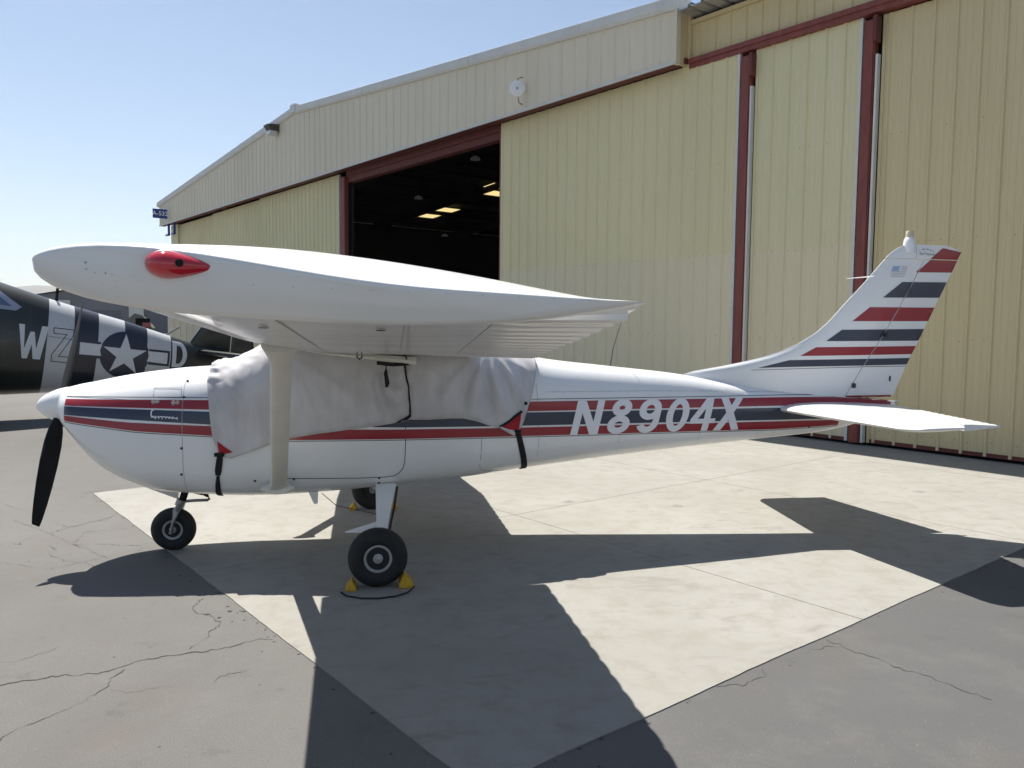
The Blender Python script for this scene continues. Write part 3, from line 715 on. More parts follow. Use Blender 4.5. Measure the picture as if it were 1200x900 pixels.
def fin_stripe(name, poly, mat):
    A, B = split_line(poly, lambda p: p[0] - interp(p[1], FH))
    A = [(min(x, interp(z, FH) - .0055), z) for x, z in A]; B = [(max(x, interp(z, FH) + .0055), z) for x, z in B]
    P = [q for q in (A, B) if len(q) > 2]
    out = []
    for q in P:
        lo, hi = split_line(q, lambda p: p[1] - 2.604)
        lo = [(x, min(z, 2.599)) for x, z in lo]; hi = [(x, max(z, 2.6085)) for x, z in hi]
        out += [r for r in (lo, hi) if len(r) > 2]
    for r in out: fd(name, [r], mat)
def te(z): return interp(z, FTE) + .0
fin_stripe('red_stripe', [(5.575, 2.716), (5.60, 2.717), (5.745, 2.695), (te(2.688) - .003, 2.686), (te(2.481), 2.481), (5.283, 2.475)], RED)
fin_stripe('navy_stripe', [(5.137, 2.377), (te(2.386), 2.384), (te(2.232), 2.230), (4.93, 2.221)], NAVY)
fin_stripe('red_stripe', [(4.794, 2.126), (te(2.134), 2.131), (te(1.998), 1.996), (4.611, 1.988)], RED)
fin_stripe('navy_stripe', [(4.502, 1.903), (te(1.920), 1.918), (te(1.803), 1.801), (4.336, 1.792)], NAVY)
fin_stripe('red_stripe', [(4.232, 1.732), (te(1.750), 1.748), (te(1.669), 1.667), (4.063, 1.648)], RED)
fin_stripe('navy_stripe', [(3.954, 1.608), (te(1.631), 1.629), (te(1.566), 1.564), (4.758, 1.556), (3.83, 1.540), (3.62, 1.532)], NAVY)
fin_stripe('pinstripe', [(3.557, 1.515), (4.759, 1.546), (te(1.549), 1.551), (te(1.545), 1.546), (4.759, 1.541), (3.557, 1.511)], PINLINE)
fin_stripe('red_stripe', [(4.56, 1.262), (5.085, 1.262), (5.105, 1.225), (4.56, 1.225)], RED)
FLAGB = paint('flag_blue', (.33, .47, .66), .5, 0, .1); FLAGR = paint('flag_grey_stripe', (.62, .60, .60), .5, 0, .1); PRINT = paint('grey_print', (.16, .17, .20), .6, 0, .2)
decal('flag_sticker', [[(5.075, 2.529), (5.035, 2.529), (5.017, 2.478), (5.09, 2.480), (5.108, 2.531)]], VB, FLAGB, plane, .003)
decal('flag_sticker', [[(x + .0 + (z0 - 2.42) * .35 + (.09 if z0 > 2.476 else 0), z0), (5.155 + (z0 - 2.42) * .35, z0), (5.155 + (z0 - 2.412) * .35, z0 + .008), (x + (z0 - 2.412) * .35 + (.09 if z0 > 2.476 else 0), z0 + .008)] for x in (5.0,) for z0 in frange(2.425, 2.521, 6)], VB, FLAGR, plane, .003)
seam_f = lambda name, pts, wd, mat=SEAM: decal(name, ribbon(pts, wd), VB, mat, plane, .003, .1)
seam_f('skin_seam', [(5.28, 2.735), (5.283, 2.612)], .004, FADED)
# small print on the cap: two curved lines of lettering
def print_line(s, x0, z0, size, slope):
    mt = Matrix.Translation((x0, -.037, z0)) @ Matrix.Rotation(-slope, 4, 'Y') @ Matrix.Rotation(pi / 2, 4, 'X')
    textmesh('printed_line', s, size, PRINT, plane, mt, .0006)
print_line('San Francisco', 5.405, 2.656, .034, -.03)
decal('printed_mark', ribbon([(5.315, 2.688), (5.322, 2.694)], .006) + ribbon([(5.345, 2.701), (5.375, 2.703)], .008) + ribbon([(5.385, 2.703), (5.42, 2.700)], .007) + ribbon([(5.43, 2.698), (5.455, 2.692)], .007) + ribbon([(5.468, 2.688), (5.48, 2.681)], .008), VB, PRINT, plane, .003, .05)
# beacon on the fin
MB().lathe([(.056, 2.66), (.055, 2.76), (.050, 2.795), (.044, 2.803), (.040, 2.815), (.001, 2.816)], (5.222, 0, 0), 'z', 24).build('beacon_base', WHITE, plane, True)
MB().lathe([(.036, 2.814), (.037, 2.835), (.036, 2.868), (.030, 2.878), (.001, 2.880)], (5.222, 0, 0), 'z', 24).build('beacon_lens', paint('cream_lens', (.60, .52, .38), .3, .3), plane, True)
for sg in (-1, 1): MB().tube([(4.815, sg * .012, 2.425), (4.70, sg * .22, 2.415)], [.006, .003], 8).build('rod_antenna', WHITE, plane)
for z, x in ((1.36, 4.64), (1.862, 4.985)): MB().box(x - .012, x + .012, -.075, .075, z - .022, z + .022).build('hinge', SEAM, plane)
MB().box(5.055, 5.062, -.03, .03, 1.40, 1.45).build('trim_link', SEAM, plane)
MB().tube([(5.08, 0, 1.19), (5.17, 0, 1.19)], [.018, .012], 12).build('tail_light', HUB, plane)

# ---- horizontal stabiliser and elevators
TW = [(.10, 3.78, 5.03, 1.150, 1.168), (1.74, 3.985, 4.79, 1.150, 1.166)]
FUs, FLs = foil(16, 0, .4, .085)
for sg in (-1, 1):
    rings = []
    hy = .60
    for y in frange(.02, 1.60, 10) + [1.66, 1.70, 1.73, 1.745]:
        f = 1 if y <= 1.6 else sqrt(max(.02, 1 - ((y - 1.6) / .148) ** 2)); R = []
        le = 0 if y <= 1.6 else .10 * ((y - 1.6) / .145) ** 2
        for tab, k in ((FUs[::-1], 1), (FLs[1:], 1)):
            for x, z in tab:
                if x > hy: continue
                R.append(wpt(TW, sg, y, le + x * (hy - le) / hy, z * f))
        rings.append(R)
    st = loft('horizontal_stabilizer', rings, [WING], plane)
    rr = []; ny = 68
    for q in range(ny + 1):
        y = lerp(.12, 1.72, q / ny); ph = (y - .1) / .10; cr = 1 - abs(2 * (ph % 1) - 1) ** 3; R = []
        for s in (1, -1):
            cs = (hy + .012, .7, .8, .9, 1.0)
            for c in (cs if s > 0 else cs[::-1]):
                z = lerp(interp(hy, FUs), .003, (c - hy) / (1 - hy)) ; R.append(wpt(TW, sg, y, c + (.007 * cr if c == 1 else 0), s * (z + .005 * cr * min(1, (c - hy) / .08))))
        rr.append(R)
    loft('elevator', rr, [WING], st, angle=50)
    V = []; F = []
TBv = None
# ---- undercarriage
def wheel(parent, c, R, wd, rimr, sg=-1):
    whl = empty('wheel', c); whl.parent = parent
    h = wd / 2; prof = [(rimr, -h * .62), (rimr + .008, -h * .80), (rimr + .03, -h * .97), (lerp(rimr, R, .55), -h), (R - .030, -h * .86), (R - .010, -h * .6), (R, -h * .25), (R, h * .25), (R - .010, h * .6), (R - .030, h * .86), (lerp(rimr, R, .55), h), (rimr + .03, h * .97), (rimr + .008, h * .8), (rimr, h * .62)]
    MB().lathe(prof, (0, 0, 0), 'y', 48).build('tyre', RUBBER, whl, True, 50)
    m = MB(); m.lathe([(rimr + .004, -h * .60), (rimr + .006, -h * .72), (rimr - .006, -h * .74), (rimr - .014, -h * .66), (rimr - .017, -h * .56), (rimr * .56, -h * .54), (rimr * .52, -h * .42), (rimr * .40, -h * .42), (rimr * .37, -h * .62), (.026, -h * .64), (.024, -h * .80), (.012, -h * .84), (.0005, -h * .84)], (0, 0, 0), 'y', 40)
    m.lathe([(rimr + .004, h * .60), (rimr - .02, h * .30), (rimr * .4, h * .3), (.03, h * .62), (.0005, h * .7)], (0, 0, 0), 'y', 40)
    m.build('rim', HUB, whl, True, 40)
    return whl
def bolts(whl, r, y, n, rad):
    for k in range(n):
        a = 2 * pi * k / n + .3; MB().lathe([(rad, 0), (rad, -.010), (.001, -.006)], (r * cos(a), y, r * sin(a)), 'y', 8).build('hub_bolt', SEAM, whl, True)
for sg in (-1, 1):
    gear = empty('main_gear', (.09, sg * .46, .57)); gear.parent = plane
    rings = []; N = 14
    for q in range(N + 1):
        t = q / N; y = sg * lerp(.40, 1.145, t) - sg * 0; z = lerp(.575, .235, t ** 1.12); xa = lerp(.022, .016, t); xb = lerp(.192, .080, min(1, t * 1.12)); th = .016
        n_ = Vector((0, sg * .34, .74)).normalized(); p = Vector((0, y, z)); R = []
        for x, s in ((xa, 1), (xb, 1), (xb, -1), (xa, -1)): R.append(p + Vector((x, 0, 0)) + n_ * (s * th) - gear.location)
        rings.append(R)
    loft('gear_leg', rings, [WHITE], gear, smooth=False)
    MB().tube([Vector((.20, sg * .42, .56)) - gear.location, Vector((.165, sg * .70, .46)) - gear.location, Vector((.13, sg * .88, .37)) - gear.location, Vector((.10, sg * 1.03, .25)) - gear.location, Vector((.06, sg * 1.12, .20)) - gear.location], .009, 8).build('brake_line', STRAP, gear, True)
    MB().tube([Vector((.02, sg * 1.13, .218)) - gear.location, Vector((.02, sg * 1.20, .216)) - gear.location], .035, 16).build('axle', STEEL, gear, True)
    wv = wheel(plane, Vector((.022, sg * 1.255, .214)), .2165, .15, .098)
    if sg < 0: bolts(wv, .064, -.038, 6, .006)
    else: wv.rotation_euler = (0, 0, pi)
    # step bracket
    MB().add([Vector(p) - gear.location for p in ((-.22, sg * .93, .33), (.05, sg * .84, .385), (.05, sg * .90, .375), (-.10, sg * .95, .335), (-.22, sg * .93, .322), (.05, sg * .84, .36), (.05, sg * .90, .35), (-.10, sg * .95, .32))],
             [(0, 1, 2, 3), (7, 6, 5, 4), (0, 4, 5, 1), (1, 5, 6, 2), (2, 6, 7, 3), (3, 7, 4, 0)]).build('step', WHITE, gear)
ng = empty('nose_gear', (-1.56, -.03, .52)); ng.parent = plane
o = ng.location
L_ = lambda *p: [Vector(q) - o for q in p]
MB().tube(L_((-1.535, -.03, .56), (-1.585, -.03, .41)), .030, 16).build('oleo_strut', BLACK, ng, True)
MB().tube(L_((-1.585, -.03, .425), (-1.605, -.03, .375)), .040, 16).build('fork_crown', STEEL, ng, True)
for y in (-.125, .065):
    MB().tube(L_((-1.597, -.03 + (y + .03) * .35, .385), (-1.615, y, .345), (-1.640, y, .25), (-1.655, y, .165)), [.03, .034, .026, .022], 12, .5).build('fork_leg', STEEL, ng, True)
MB().tube(L_((-1.655, -.16, .175), (-1.655, .1, .175)), .014, 12).build('axle', STEEL, ng, True)
MB().tube(L_((-1.53, -.03, .53), (-1.42, -.03, .475), (-1.375, -.03, .45)), .014, 8).tube(L_((-1.53, -.07, .515), (-1.41, -.07, .48)), .016, 8).build('torque_link', BLACK, ng, True)
MB().tube(L_((-1.375, -.03, .45), (-1.365, -.03, .425), (-1.38, -.03, .415), (-1.47, -.03, .415), (-1.575, -.03, .41)), .013, 8).build('torque_link', STEEL, ng, True)
wheel(plane, Vector((-1.655, -.03, .178)), .180, .125, .078)
MB().add(L_((-1.93, -.10, .585), (-1.60, -.11, .53), (-1.615, -.03, .43), (-1.75, -.03, .49), (-1.93, .04, .585), (-1.60, .05, .53)), [(0, 1, 2, 3), (4, 3, 2, 5), (0, 4, 5, 1), (1, 5, 2), (0, 3, 4)]).build('cowl_flap', WHITE, ng)

# ------------------------------------------------------------------ canvas cover over the cabin
HEM = [(-1.27, 1.10), (-1.235, 1.035), (-1.20, .909), (-1.16, .868), (-1.103, .853), (-.819, .955), (-.653, 1.006), (-.40, 1.045), (-.157, 1.071), (.05, 1.10), (.189, 1.120), (.299, 1.143), (.45, 1.138), (.60, 1.145), (.756, 1.142), (.86, 1.115), (.949, 1.081), (1.04, 1.062), (1.177, .988), (1.236, 1.025), (1.26, 1.10), (1.40, 1.2)]
XF = [(.85, -1.205), (1.0, -1.232), (1.3, -1.262), (1.45, -1.285), (1.65, -1.285)]; XR = [(.98, 1.215), (1.03, 1.238), (1.35, 1.335), (1.58, 1.393), (1.72, 1.40)]
def seg_d(px, pz, a, b):
    dx, dz = b[0] - a[0], b[1] - a[1]; t = max(0, min(1, ((px - a[0]) * dx + (pz - a[1]) * dz) / (dx * dx + dz * dz))); return math.hypot(px - a[0] - t * dx, pz - a[1] - t * dz), t
def wrinkle(x, z, y):
    d = .006 * mn.noise(Vector((x * 2.6, z * 2.2, 1.3))) + .004 * mn.noise(Vector((x * 8, z * 3.5, 4.1)))
    # rear drape: folds fanning down from the trailing edge
    an = atan2(x - .98, 1.82 - z); wgt = sst(.35, .6, x) * (1 - sst(1.22, 1.38, x)) * sst(1.66, 1.48, z)
    d += wgt * .021 * sin(an * 17 + 1.6 * mn.noise(Vector((x * 2, z * 1.4, 7)))) * (.55 + .45 * mn.noise(Vector((an * 4, 2, 0))))
    # bunch round the strap in the middle
    for cx, cz, r, am in ((.20, 1.50, .10, .022), (.20, 1.46, .17, .017), (.21, 1.42, .24, .012)):
        rr = math.hypot((x - cx) * 1.1, (z - cz) * .75); d += am * exp(-((rr - r) / .022) ** 2) * (1 if z < cz + .02 else exp(-((z - cz) / .04) ** 2)) * sst(.36, .22, x)
    dd, t = seg_d(x, z, (.265, 1.62), (.30, 1.17)); d -= .014 * exp(-(dd / .025) ** 2); d += .010 * exp(-((dd - .05) / .025) ** 2)
    dd, t = seg_d(x, z, (-.02, 1.30), (.28, 1.20)); d += .007 * exp(-(dd / .03) ** 2)
    # crossing fold creases and long diagonal creases
    for a, b, am, sg_ in (((-1.15, 1.46), (-.92, 1.20), .006, .014), ((-.80, 1.50), (-1.02, 1.32), .005, .014), ((-.55, 1.42), (-.42, 1.10), .008, .022), ((-.60, 1.62), (-.10, 1.30), .006, .035), ((.40, 1.60), (.62, 1.22), .006, .03), ((-1.20, 1.32), (-1.08, .90), .007, .02), ((-1.16, 1.25), (-.95, .95), .006, .025), ((.95, 1.60), (1.12, 1.12), .012, .03), ((-.35, 1.20), (.15, 1.16), .005, .03), ((-.9, 1.15), (-.75, 1.0), .005, .02)):
        dd, t = seg_d(x, z, a, b); d += am * exp(-(dd / sg_) ** 2) * sin(pi * min(1, t * .9 + .08))
    # soft vertical hang
    d += .0045 * sin(13 * x + 2.2 * mn.noise(Vector((x * 3, z, 0)))) * sst(1.6, 1.1, z)
    # ruffled elastic edge along the windscreen
    fr = exp(-((x + 1.24) / .06) ** 2) if z > 1.44 else 0
    top = sst(1.40, 1.50, z) * sst(-.72, -.95, x)
    pu = 34 * (x + 1.24) - 26 * y + 2.5 * mn.noise(Vector((x * 5, y * 4, z * 4)))
    d += top * (.006 * (1 - abs(sin(pu))) ** 1.5 + .003 * mn.noise(Vector((x * 16, y * 10, z * 12)))) * sst(.60, .42, y)
    d += .006 * fr * sin(60 * y)
    d += .007 * sin(34 * x) * exp(-((z - interp(x, HEM)) / .05) ** 2) * sst(.25, .4, x)
    return d
cover = tag(empty('canopy_cover', (0, 0, 1.4)), 'grey canvas cover strapped over the airplane cabin', 'cover')
NU, NV = 170, 74; V = []; F = []
for i in range(NU + 1):
    u = i / NU
    for half in (0, 1):
        pass
    col = []
    for j in range(2 * NV + 1):
        q = j / NV if j <= NV else 2 - j / NV; sgn = -1 if j <= NV else 1
        x = lerp(-1.28, 1.39, u)
        zz = 1.3
        for it in range(5):
            zt, zb, wd, n1, n2 = fprm(x); zt += .022; wd += .020; zb -= .02; zc = zb + .47 * (zt - zb)
            zh = interp(x, HEM)
            # start angle on the section for the hem height
            if zh >= zc: a0 = math.asin(((zh - zc) / (zt - zc)) ** (n1 / 2))
            else: a0 = -math.asin(((zc - zh) / (zc - zb)) ** (n2 / 2))
            a = lerp(a0, pi / 2, q); c, s = cos(a), sin(a); n = n1 if s >= 0 else n2; hz = zt - zc if s >= 0 else zc - zb
            zz = zc + hz * math.copysign(abs(s) ** (2 / n), s); y = wd * max(0, c) ** (2 / n)
            xf, xr = interp(zz, XF), interp(zz, XR); x = lerp(xf, xr, u)
        d = max(-.010, 1.6 * wrinkle(x, zz, y) + .006 * sst(.0, .16, zz - zh))
        nn_ = Vector((0, c, s * .9)).normalized()
        yy = y + nn_.y * d; z2 = zz + nn_.z * d
        col.append((x, sgn * yy, z2 - 1.4))
    V += col
W_ = 2 * NV + 1
for i in range(NU):
    for j in range(W_ - 1): F.append((i * W_ + j, i * W_ + j + 1, (i + 1) * W_ + j + 1, (i + 1) * W_ + j))
cv = mesh('canvas_sheet', V, F, CANVAS, cover, True, None, 80)
md = cv.modifiers.new('thickness', 'SOLIDIFY'); md.thickness = .006; md.offset = 0
CB0 = Surf([Vector(v) + Vector((0, 0, 1.4)) for v in V], F)
def cdec(name, polys, mat, off=.010, thick=.010, bv=None, cell=.03):
    o = decal(name, polys, bv or CB0, mat, cover, off, cell, -1, thick)
    o.data.transform(Matrix.Translation((0, 0, -1.4))); return o
ALLB = Surf([Vector(v) + Vector((0, 0, 1.4)) for v in V] + [v.co.copy() for v in fus.data.vertices], F + [tuple(k + len(V) for k in p.vertices) for p in fus.data.polygons])
cdec('corner_patch', [[(-1.198, .995), (-1.15, .955), (-1.088, .908), (-1.13, .897), (-1.186, .898)]], REDCLOTH)
cdec('corner_patch', [[(1.238, 1.185), (1.15, 1.125), (1.062, 1.072), (1.13, 1.045), (1.215, 1.026)]], REDCLOTH)
cdec('patch_border', rib_poly([(1.243, 1.195), (1.15, 1.130), (1.052, 1.072)], .020), STRAP, .013, .012)
cdec('patch_border', rib_poly([(1.06, 1.070), (1.13, 1.030), (1.178, 1.002)], .014), CANVAS, .014, .012)
cdec('edge_band', [[(.17, 1.116), (.305, 1.190), (.312, 1.128)]], STRAP, .010, .012)
cdec('strap', rib_poly([(-1.178, .915), (-1.188, .84), (-1.200, .76), (-1.205, .72)], [.035, .048, .050, .036]), STRAP, .012, .014, ALLB)
cdec('strap', rib_poly([(-1.205, .715), (-1.213, .64), (-1.222, .56), (-1.228, .507)], [.022, .036, .042, .040]), STRAP, .010, .012, ALLB)
cdec('buckle', [[(-1.225, .90), (-1.145, .905), (-1.15, .875), (-1.225, .872)]], STRAP, .018, .016, ALLB)
cdec('strap', rib_poly([(1.20, 1.03), (1.225, .97), (1.255, .86), (1.290, .74), (1.315, .655), (1.325, .62)], [.040, .046, .050, .050, .050, .046]), STRAP, .010, .012, ALLB)
cdec('buckle', [[(1.175, 1.035), (1.235, 1.04), (1.235, 1.0), (1.18, .998)]], STRAP, .018, .016, ALLB)
cdec('grommet', [ell(1.272, 1.262, .014, .014, 14)], STRAP, .01, .01)
cdec('edge_band', rib_poly([(.252, 1.598), (.268, 1.50), (.287, 1.40), (.298, 1.28), (.298, 1.175)], .018), STRAP, .010, .012)
cdec('edge_band', rib_poly([(1.24, 1.03), (1.30, 1.22), (1.35, 1.40), (1.388, 1.57)], .012), CANVAS, .006, .006)
m = MB()
for a, b in (((.03, -.67, 1.612), (.285, -.67, 1.608)),): m.tube([a, ((a[0] + b[0]) / 2, -.675, 1.598), b], .016, 10)
o = m.build('strap_bar', STRAP, cover, True); o.data.transform(Matrix.Translation((0, 0, -1.4)))
m = MB().tube([(.105, -.66, 1.60), (.100, -.665, 1.53), (.112, -.655, 1.45), (.108, -.64, 1.415)], [.012, .022, .020, .010], 10, .4); o = m.build('strap_tail', STRAP, cover, True); o.data.transform(Matrix.Translation((0, 0, -1.4)))
m = MB().tube([(.26, -.665, 1.615), (.262, -.72, 1.66), (.20, -.73, 1.70), (.16, -.70, 1.72)], .006, 8); o = m.build('strap_loop', STRAP, cover, True); o.data.transform(Matrix.Translation((0, 0, -1.4)))

# ------------------------------------------------------------------ wheel chocks
def chock(loc, rot, sc=1):
    e = empty('wheel_chock', loc, (0, 0, rot)); e.scale = (.82 * sc, .8, sc); m = MB()
    P = [(-.075, 0), (.085, 0), (.085, .03), (.045, .105), (.02, .115), (-.02, .075), (-.03, .078), (-.075, .022)]
    n = len(P); V = [(x, -.085, z) for x, z in P] + [(x, .085, z) for x, z in P]
    m.add(V, [tuple(range(n))[::-1], tuple(range(n, 2 * n))] + [(k, (k + 1) % n, n + (k + 1) % n, n + k) for k in range(n)])
    b = m.build('body', CHOCK, e)
    md = b.modifiers.new('bevel', 'BEVEL'); md.width = .008; md.segments = 2
    mk = [[(.0, .0)]]
    return e
E_ = [(-.175, -1.29, 0, 'yellow chock in front of the near main wheel, partly hidden by the tyre'), (.228, -1.285, pi, 'yellow chock behind the near main wheel with black marks on its top'),
      (-.185, 1.25, 0, 'yellow chock in front of the far main wheel, seen under the belly'), (.225, 1.25, pi, 'yellow chock behind the far main wheel, seen past the gear leg')]
for x, y, r, lb in E_:
    c = tag(chock((x, y, 0), r, (.58 if r == 0 else .82)), lb, 'wheel chock', 'yellow wheel chocks at the main wheels')
    if r and y < 0:
        # black marks on the sloping top
        m = MB()
        for q in (-.045, .0):
            m.add([Vector((.062 + .001, q, .078)), Vector((.062 + .001, q + .014, .078)), Vector((.079 + .001, q + .014, .046)), Vector((.079 + .001, q, .046))], [(0, 1, 2, 3)])
        m.add([Vector((.064, -.045, .0765)), Vector((.064, .014, .0765)), Vector((.068, .014, .069)), Vector((.068, -.045, .069))], [(0, 1, 2, 3)])
        b = m.build('painted_mark', STRAP, c); b.location = (.006, 0, .004)
rp = MB().tube([(-.24, -1.39, .01), (-.20, -1.47, .008), (-.10, -1.535, .008), (.02, -1.555, .008), (.14, -1.53, .008), (.23, -1.46, .008), (.28, -1.375, .02)], .006, 8).build('chock_rope', STRAP, None, True)
tag(rp, 'thin dark rope lying on the concrete between the two near chocks', 'rope')

# ------------------------------------------------------------------ hangar
hang = tag(empty('hangar', (PX, PY, 0), (0, 0, HROT)), 'large beige metal clad hangar with sliding doors and an open dark bay', 'hangar')
def ribsheet(name, s0, s1, z0, z1, t, mat, parent, per=.335, dep=.024, off=0, ztop=None, minor=True, along='s'):
    """ribbed metal sheet standing at distance t; ztop(s) may give a sloping top"""
    pr = [(0, 0), (.80, 0), (.86, 1), (.94, 1), (1.0, 0)] if not minor else [(0, 0), (.24, 0), (.27, .22), (.33, .22), (.36, 0), (.52, 0), (.55, .22), (.61, .22), (.64, 0), (.80, 0), (.855, 1), (.945, 1)]
    P = []; k = math.floor((s0 - off) / per)
    while True:
        b = off + k * per
        if b > s1: break
        for f, d in pr:
            x = b + f * per
            if s0 <= x <= s1: P.append((x, d))
        k += 1
    if not P or P[0][0] > s0 + 1e-4: P = [(s0, 0)] + P
    if P[-1][0] < s1 - 1e-4: P.append((s1, 0))
    V = []; F = []
    for x, d in P:
        jt = .0 if d == 0 else 0
        V += [(x, t + d * dep, z0), (x, t + d * dep, ztop(x) if ztop else z1)]
    for i in range(len(P) - 1): F.append((2 * i, 2 * i + 2, 2 * i + 3, 2 * i + 1))
    o = mesh(name, V, F, mat, parent)
    return o
def screws(parent, s0, s1, zs_, t, per, off):
    m = MB(); k = math.ceil((s0 - off) / per)
    while off + k * per < s1:
        for z in zs_:
            for dx in (.06, .22):
                x = off + k * per + dx
                if s0 < x < s1 and random.random() < .6: m.lathe([(.008, .0), (.007, .005), (.001, .006)], (x, t, z + random.uniform(-.02, .02)), 'y', 6)
        k += 1
    if m.V: tag(m.build('screws', paint('screw', (.20, .16, .10), .7, 0), parent), kind='stuff')
def door(s0, s1, t, mat, ztop=6.93, trim=True):
    e = ribsheet('sliding_door', s0 + .05, s1 - .05, .06, ztop, t, mat, hang, off=s0)
    for a, b, m_ in ((s0, s0 + .05, TRIM), (s1 - .05, s1, mat)): MB().box(a, b, t - .06, t + .014, .05, ztop).build('door_edge', m_, e)
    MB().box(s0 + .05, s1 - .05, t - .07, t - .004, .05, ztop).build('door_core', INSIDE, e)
    MB().box(s0 + .05, s1 - .05, t - .003, t + .012, .05, .11).build('door_sill', DARKRED, e)
    screws(e, s0 + .06, s1 - .06, (.25, 1.75, 3.27, 5.0), t + .001, .335, s0)
    return e
door(3.70, 10.75, .06, SID_A, 6.95)
door(1.42, 3.40, .00, SID_B, 6.90)
door(-7.0, 1.12, -.06, SID_C, 6.86)
door(19.60, 26.55, .06, SID_LEFT, 6.92); door(26.62, 32.35, .00, SID_LEFT, 6.90); door(32.42, 37.6, -.06, SID_LEFT, 6.88)
for a, b, t0 in ((3.46, 3.66, .09), (1.20, 1.385, .04), (19.2, 19.52, .05), (10.78, 10.86, .02)):
    MB().box(a, b, t0 - .12, t0, .04, 6.80).box(a + .02, b - .02, t0, t0 + .02, .04, 6.80).build('door_post', RUST, hang)
for a, t0 in ((3.42, .05), (1.14, .0)): MB().box(a, a + .035, t0 - .05, t0 + .05, .05, 6.25).build('post_flashing', TRIM, hang)
for a in (3.395, 1.125): MB().box(a, a + .06, .0, .16, 6.42, 6.82).build('roller_bracket', DARKRED, hang)
MB().box(.95, 3.85, -.26, -.2, .02, 6.9).box(10.6, 10.85, -.26, -.2, .02, 6.9).box(19.15, 19.7, -.26, -.2, .02, 6.9).build('light_leak_board', INSIDE, hang)  # added dark boards that stop light leaking through the door gaps
# head beam, track
MB().box(-7, 4.85, -.1, .10, 6.885, 6.97).box(-7, 4.85, -.1, .13, 6.97, 7.06).build('head_beam', RUST, hang)
MB().box(4.9, 39.0, -.02, .16, 6.985, 7.09).build('door_track', DARKRED, hang)
MB().box(10.87, 19.19, -.30, -.06, 6.62, 6.98).box(10.87, 19.19, -.06, .0, 6.80, 6.98).build('bay_header', DARKRED, hang)
# gable fascia box over the doors
FT = .40
def roofz(s): return 7.97 + (9.42 - 7.97) * (1 - abs(s - 22.3) / 17.3)
fa = ribsheet('fascia_siding', 4.98, 39.4, 6.97, 0, FT, SID_FASCIA, hang, .405, .022, 4.98, roofz, False)
MB().box(4.98, 39.4, .17, FT + .005, 6.935, 6.968).build('soffit', DARKRED, hang)
MB().box(4.93, 39.42, FT + .008, FT + .045, 6.925, 6.985).build('fascia_drip_trim', TRIM, hang)
MB().box(4.90, 4.977, FT - .09, FT + .03, 6.93, roofz(4.95)).build('corner_trim', SID_FASCIA, hang)
ribx = MB().box(4.93, 4.968, .0, FT - .095, 6.94, 7.96).build('fascia_return', SID_C, hang)
MB().box(4.86, 4.925, -.02, .07, 6.94, 7.96).build('corner_trim', SID_C, hang)
for s0, s1 in ((4.85, 11.6), (11.62, 17.2), (17.22, 22.28), (22.32, 28), (28.02, 34), (34.02, 39.6)):
    V = []; F = []
    for s in (s0, s1):
        z = roofz(s)
        for t, dz in ((FT + .05, -.04), (FT + .09, .02), (FT + .09, .20), (FT - .02, .25), (FT - .3, .24), (FT - .3, -.02)): V.append((s, t, z + dz))
    for k in range(6): F.append((k, (k + 1) % 6, 6 + (k + 1) % 6, 6 + k))
    F += [tuple(range(6)), tuple(range(6, 12))]
    mesh('roof_trim', V, F, TRIM, hang)
MB().box(22.1, 22.5, FT - .25, FT + .11, 9.42, 9.70).build('ridge_cap', TRIM, hang)
# roof, rear shell
V = [(4.86, FT - .31, 8.14), (22.3, FT - .31, 9.60), (39.6, FT - .31, 8.14), (4.86, -34, 8.14), (22.3, -34, 9.60), (39.6, -34, 8.14)]
V += [(x, y, z - .12) for x, y, z in V]
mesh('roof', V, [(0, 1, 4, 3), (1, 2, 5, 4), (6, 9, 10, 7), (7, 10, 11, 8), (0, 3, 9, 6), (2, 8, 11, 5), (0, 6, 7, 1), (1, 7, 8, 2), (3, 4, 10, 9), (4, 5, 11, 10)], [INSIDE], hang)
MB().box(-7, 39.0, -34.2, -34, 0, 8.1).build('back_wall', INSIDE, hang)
MB().box(38.8, 39.0, -34, -.1, 0, 8.1).build('side_wall', SID_LEFT, hang)
MB().box(38.62, 38.78, -33.9, -.15, 0, 8.0).build('bay_darkening_sheet', INSIDE, hang)  # added near-black sheet, hides the pale side wall so the bay stays dark
MB().box(37.62, 38.8, -.12, .02, 0, 6.93).build('front_wall', SID_LEFT, hang)
MB().box(-7.2, -7.0, -34, -.12, 0, 8.0).build('side_wall', INSIDE, hang)
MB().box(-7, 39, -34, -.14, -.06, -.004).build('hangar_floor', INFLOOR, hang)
# interior: frames, purlins, skylights
def rz2(s): return 8.02 + 1.46 * (1 - abs(s - 22.3) / 17.4)
for t in (-6, -12, -18, -24, -30):
    V = []; F = []
    for s in (5.2, 22.3, 39):
        for dt, dz in ((-.1, -.02), (.1, -.02), (.1, -.45), (-.1, -.45)): V.append((s, t + dt, rz2(s) - .02 + dz))
    for i in range(2):
        for k in range(4): F.append((i * 4 + k, i * 4 + (k + 1) % 4, i * 4 + 4 + (k + 1) % 4, i * 4 + 4 + k))
    mesh('roof_frame', V, F, INSIDE, hang)
for s in [7 + 1.6 * k for k in range(20)]: MB().box(s, s + .07, -34, -.35, rz2(s) - .19, rz2(s) - .025).build('purlin', INSIDE, hang)
t_ = NT('translucent_skylight'); t_.color((.5, .4, .2)); t_.b.inputs['Emission Color'].default_value = (1, .78, .36, 1); t_.b.inputs['Emission Strength'].default_value = .55; SKYL = t_.set(.5)
t_ = NT('interior_lamp_reflector'); t_.color((.25, .24, .22)); t_.b.inputs['Emission Color'].default_value = (.8, .8, .85, 1); t_.b.inputs['Emission Strength'].default_value = .012; LAMPD = t_.set(.5)
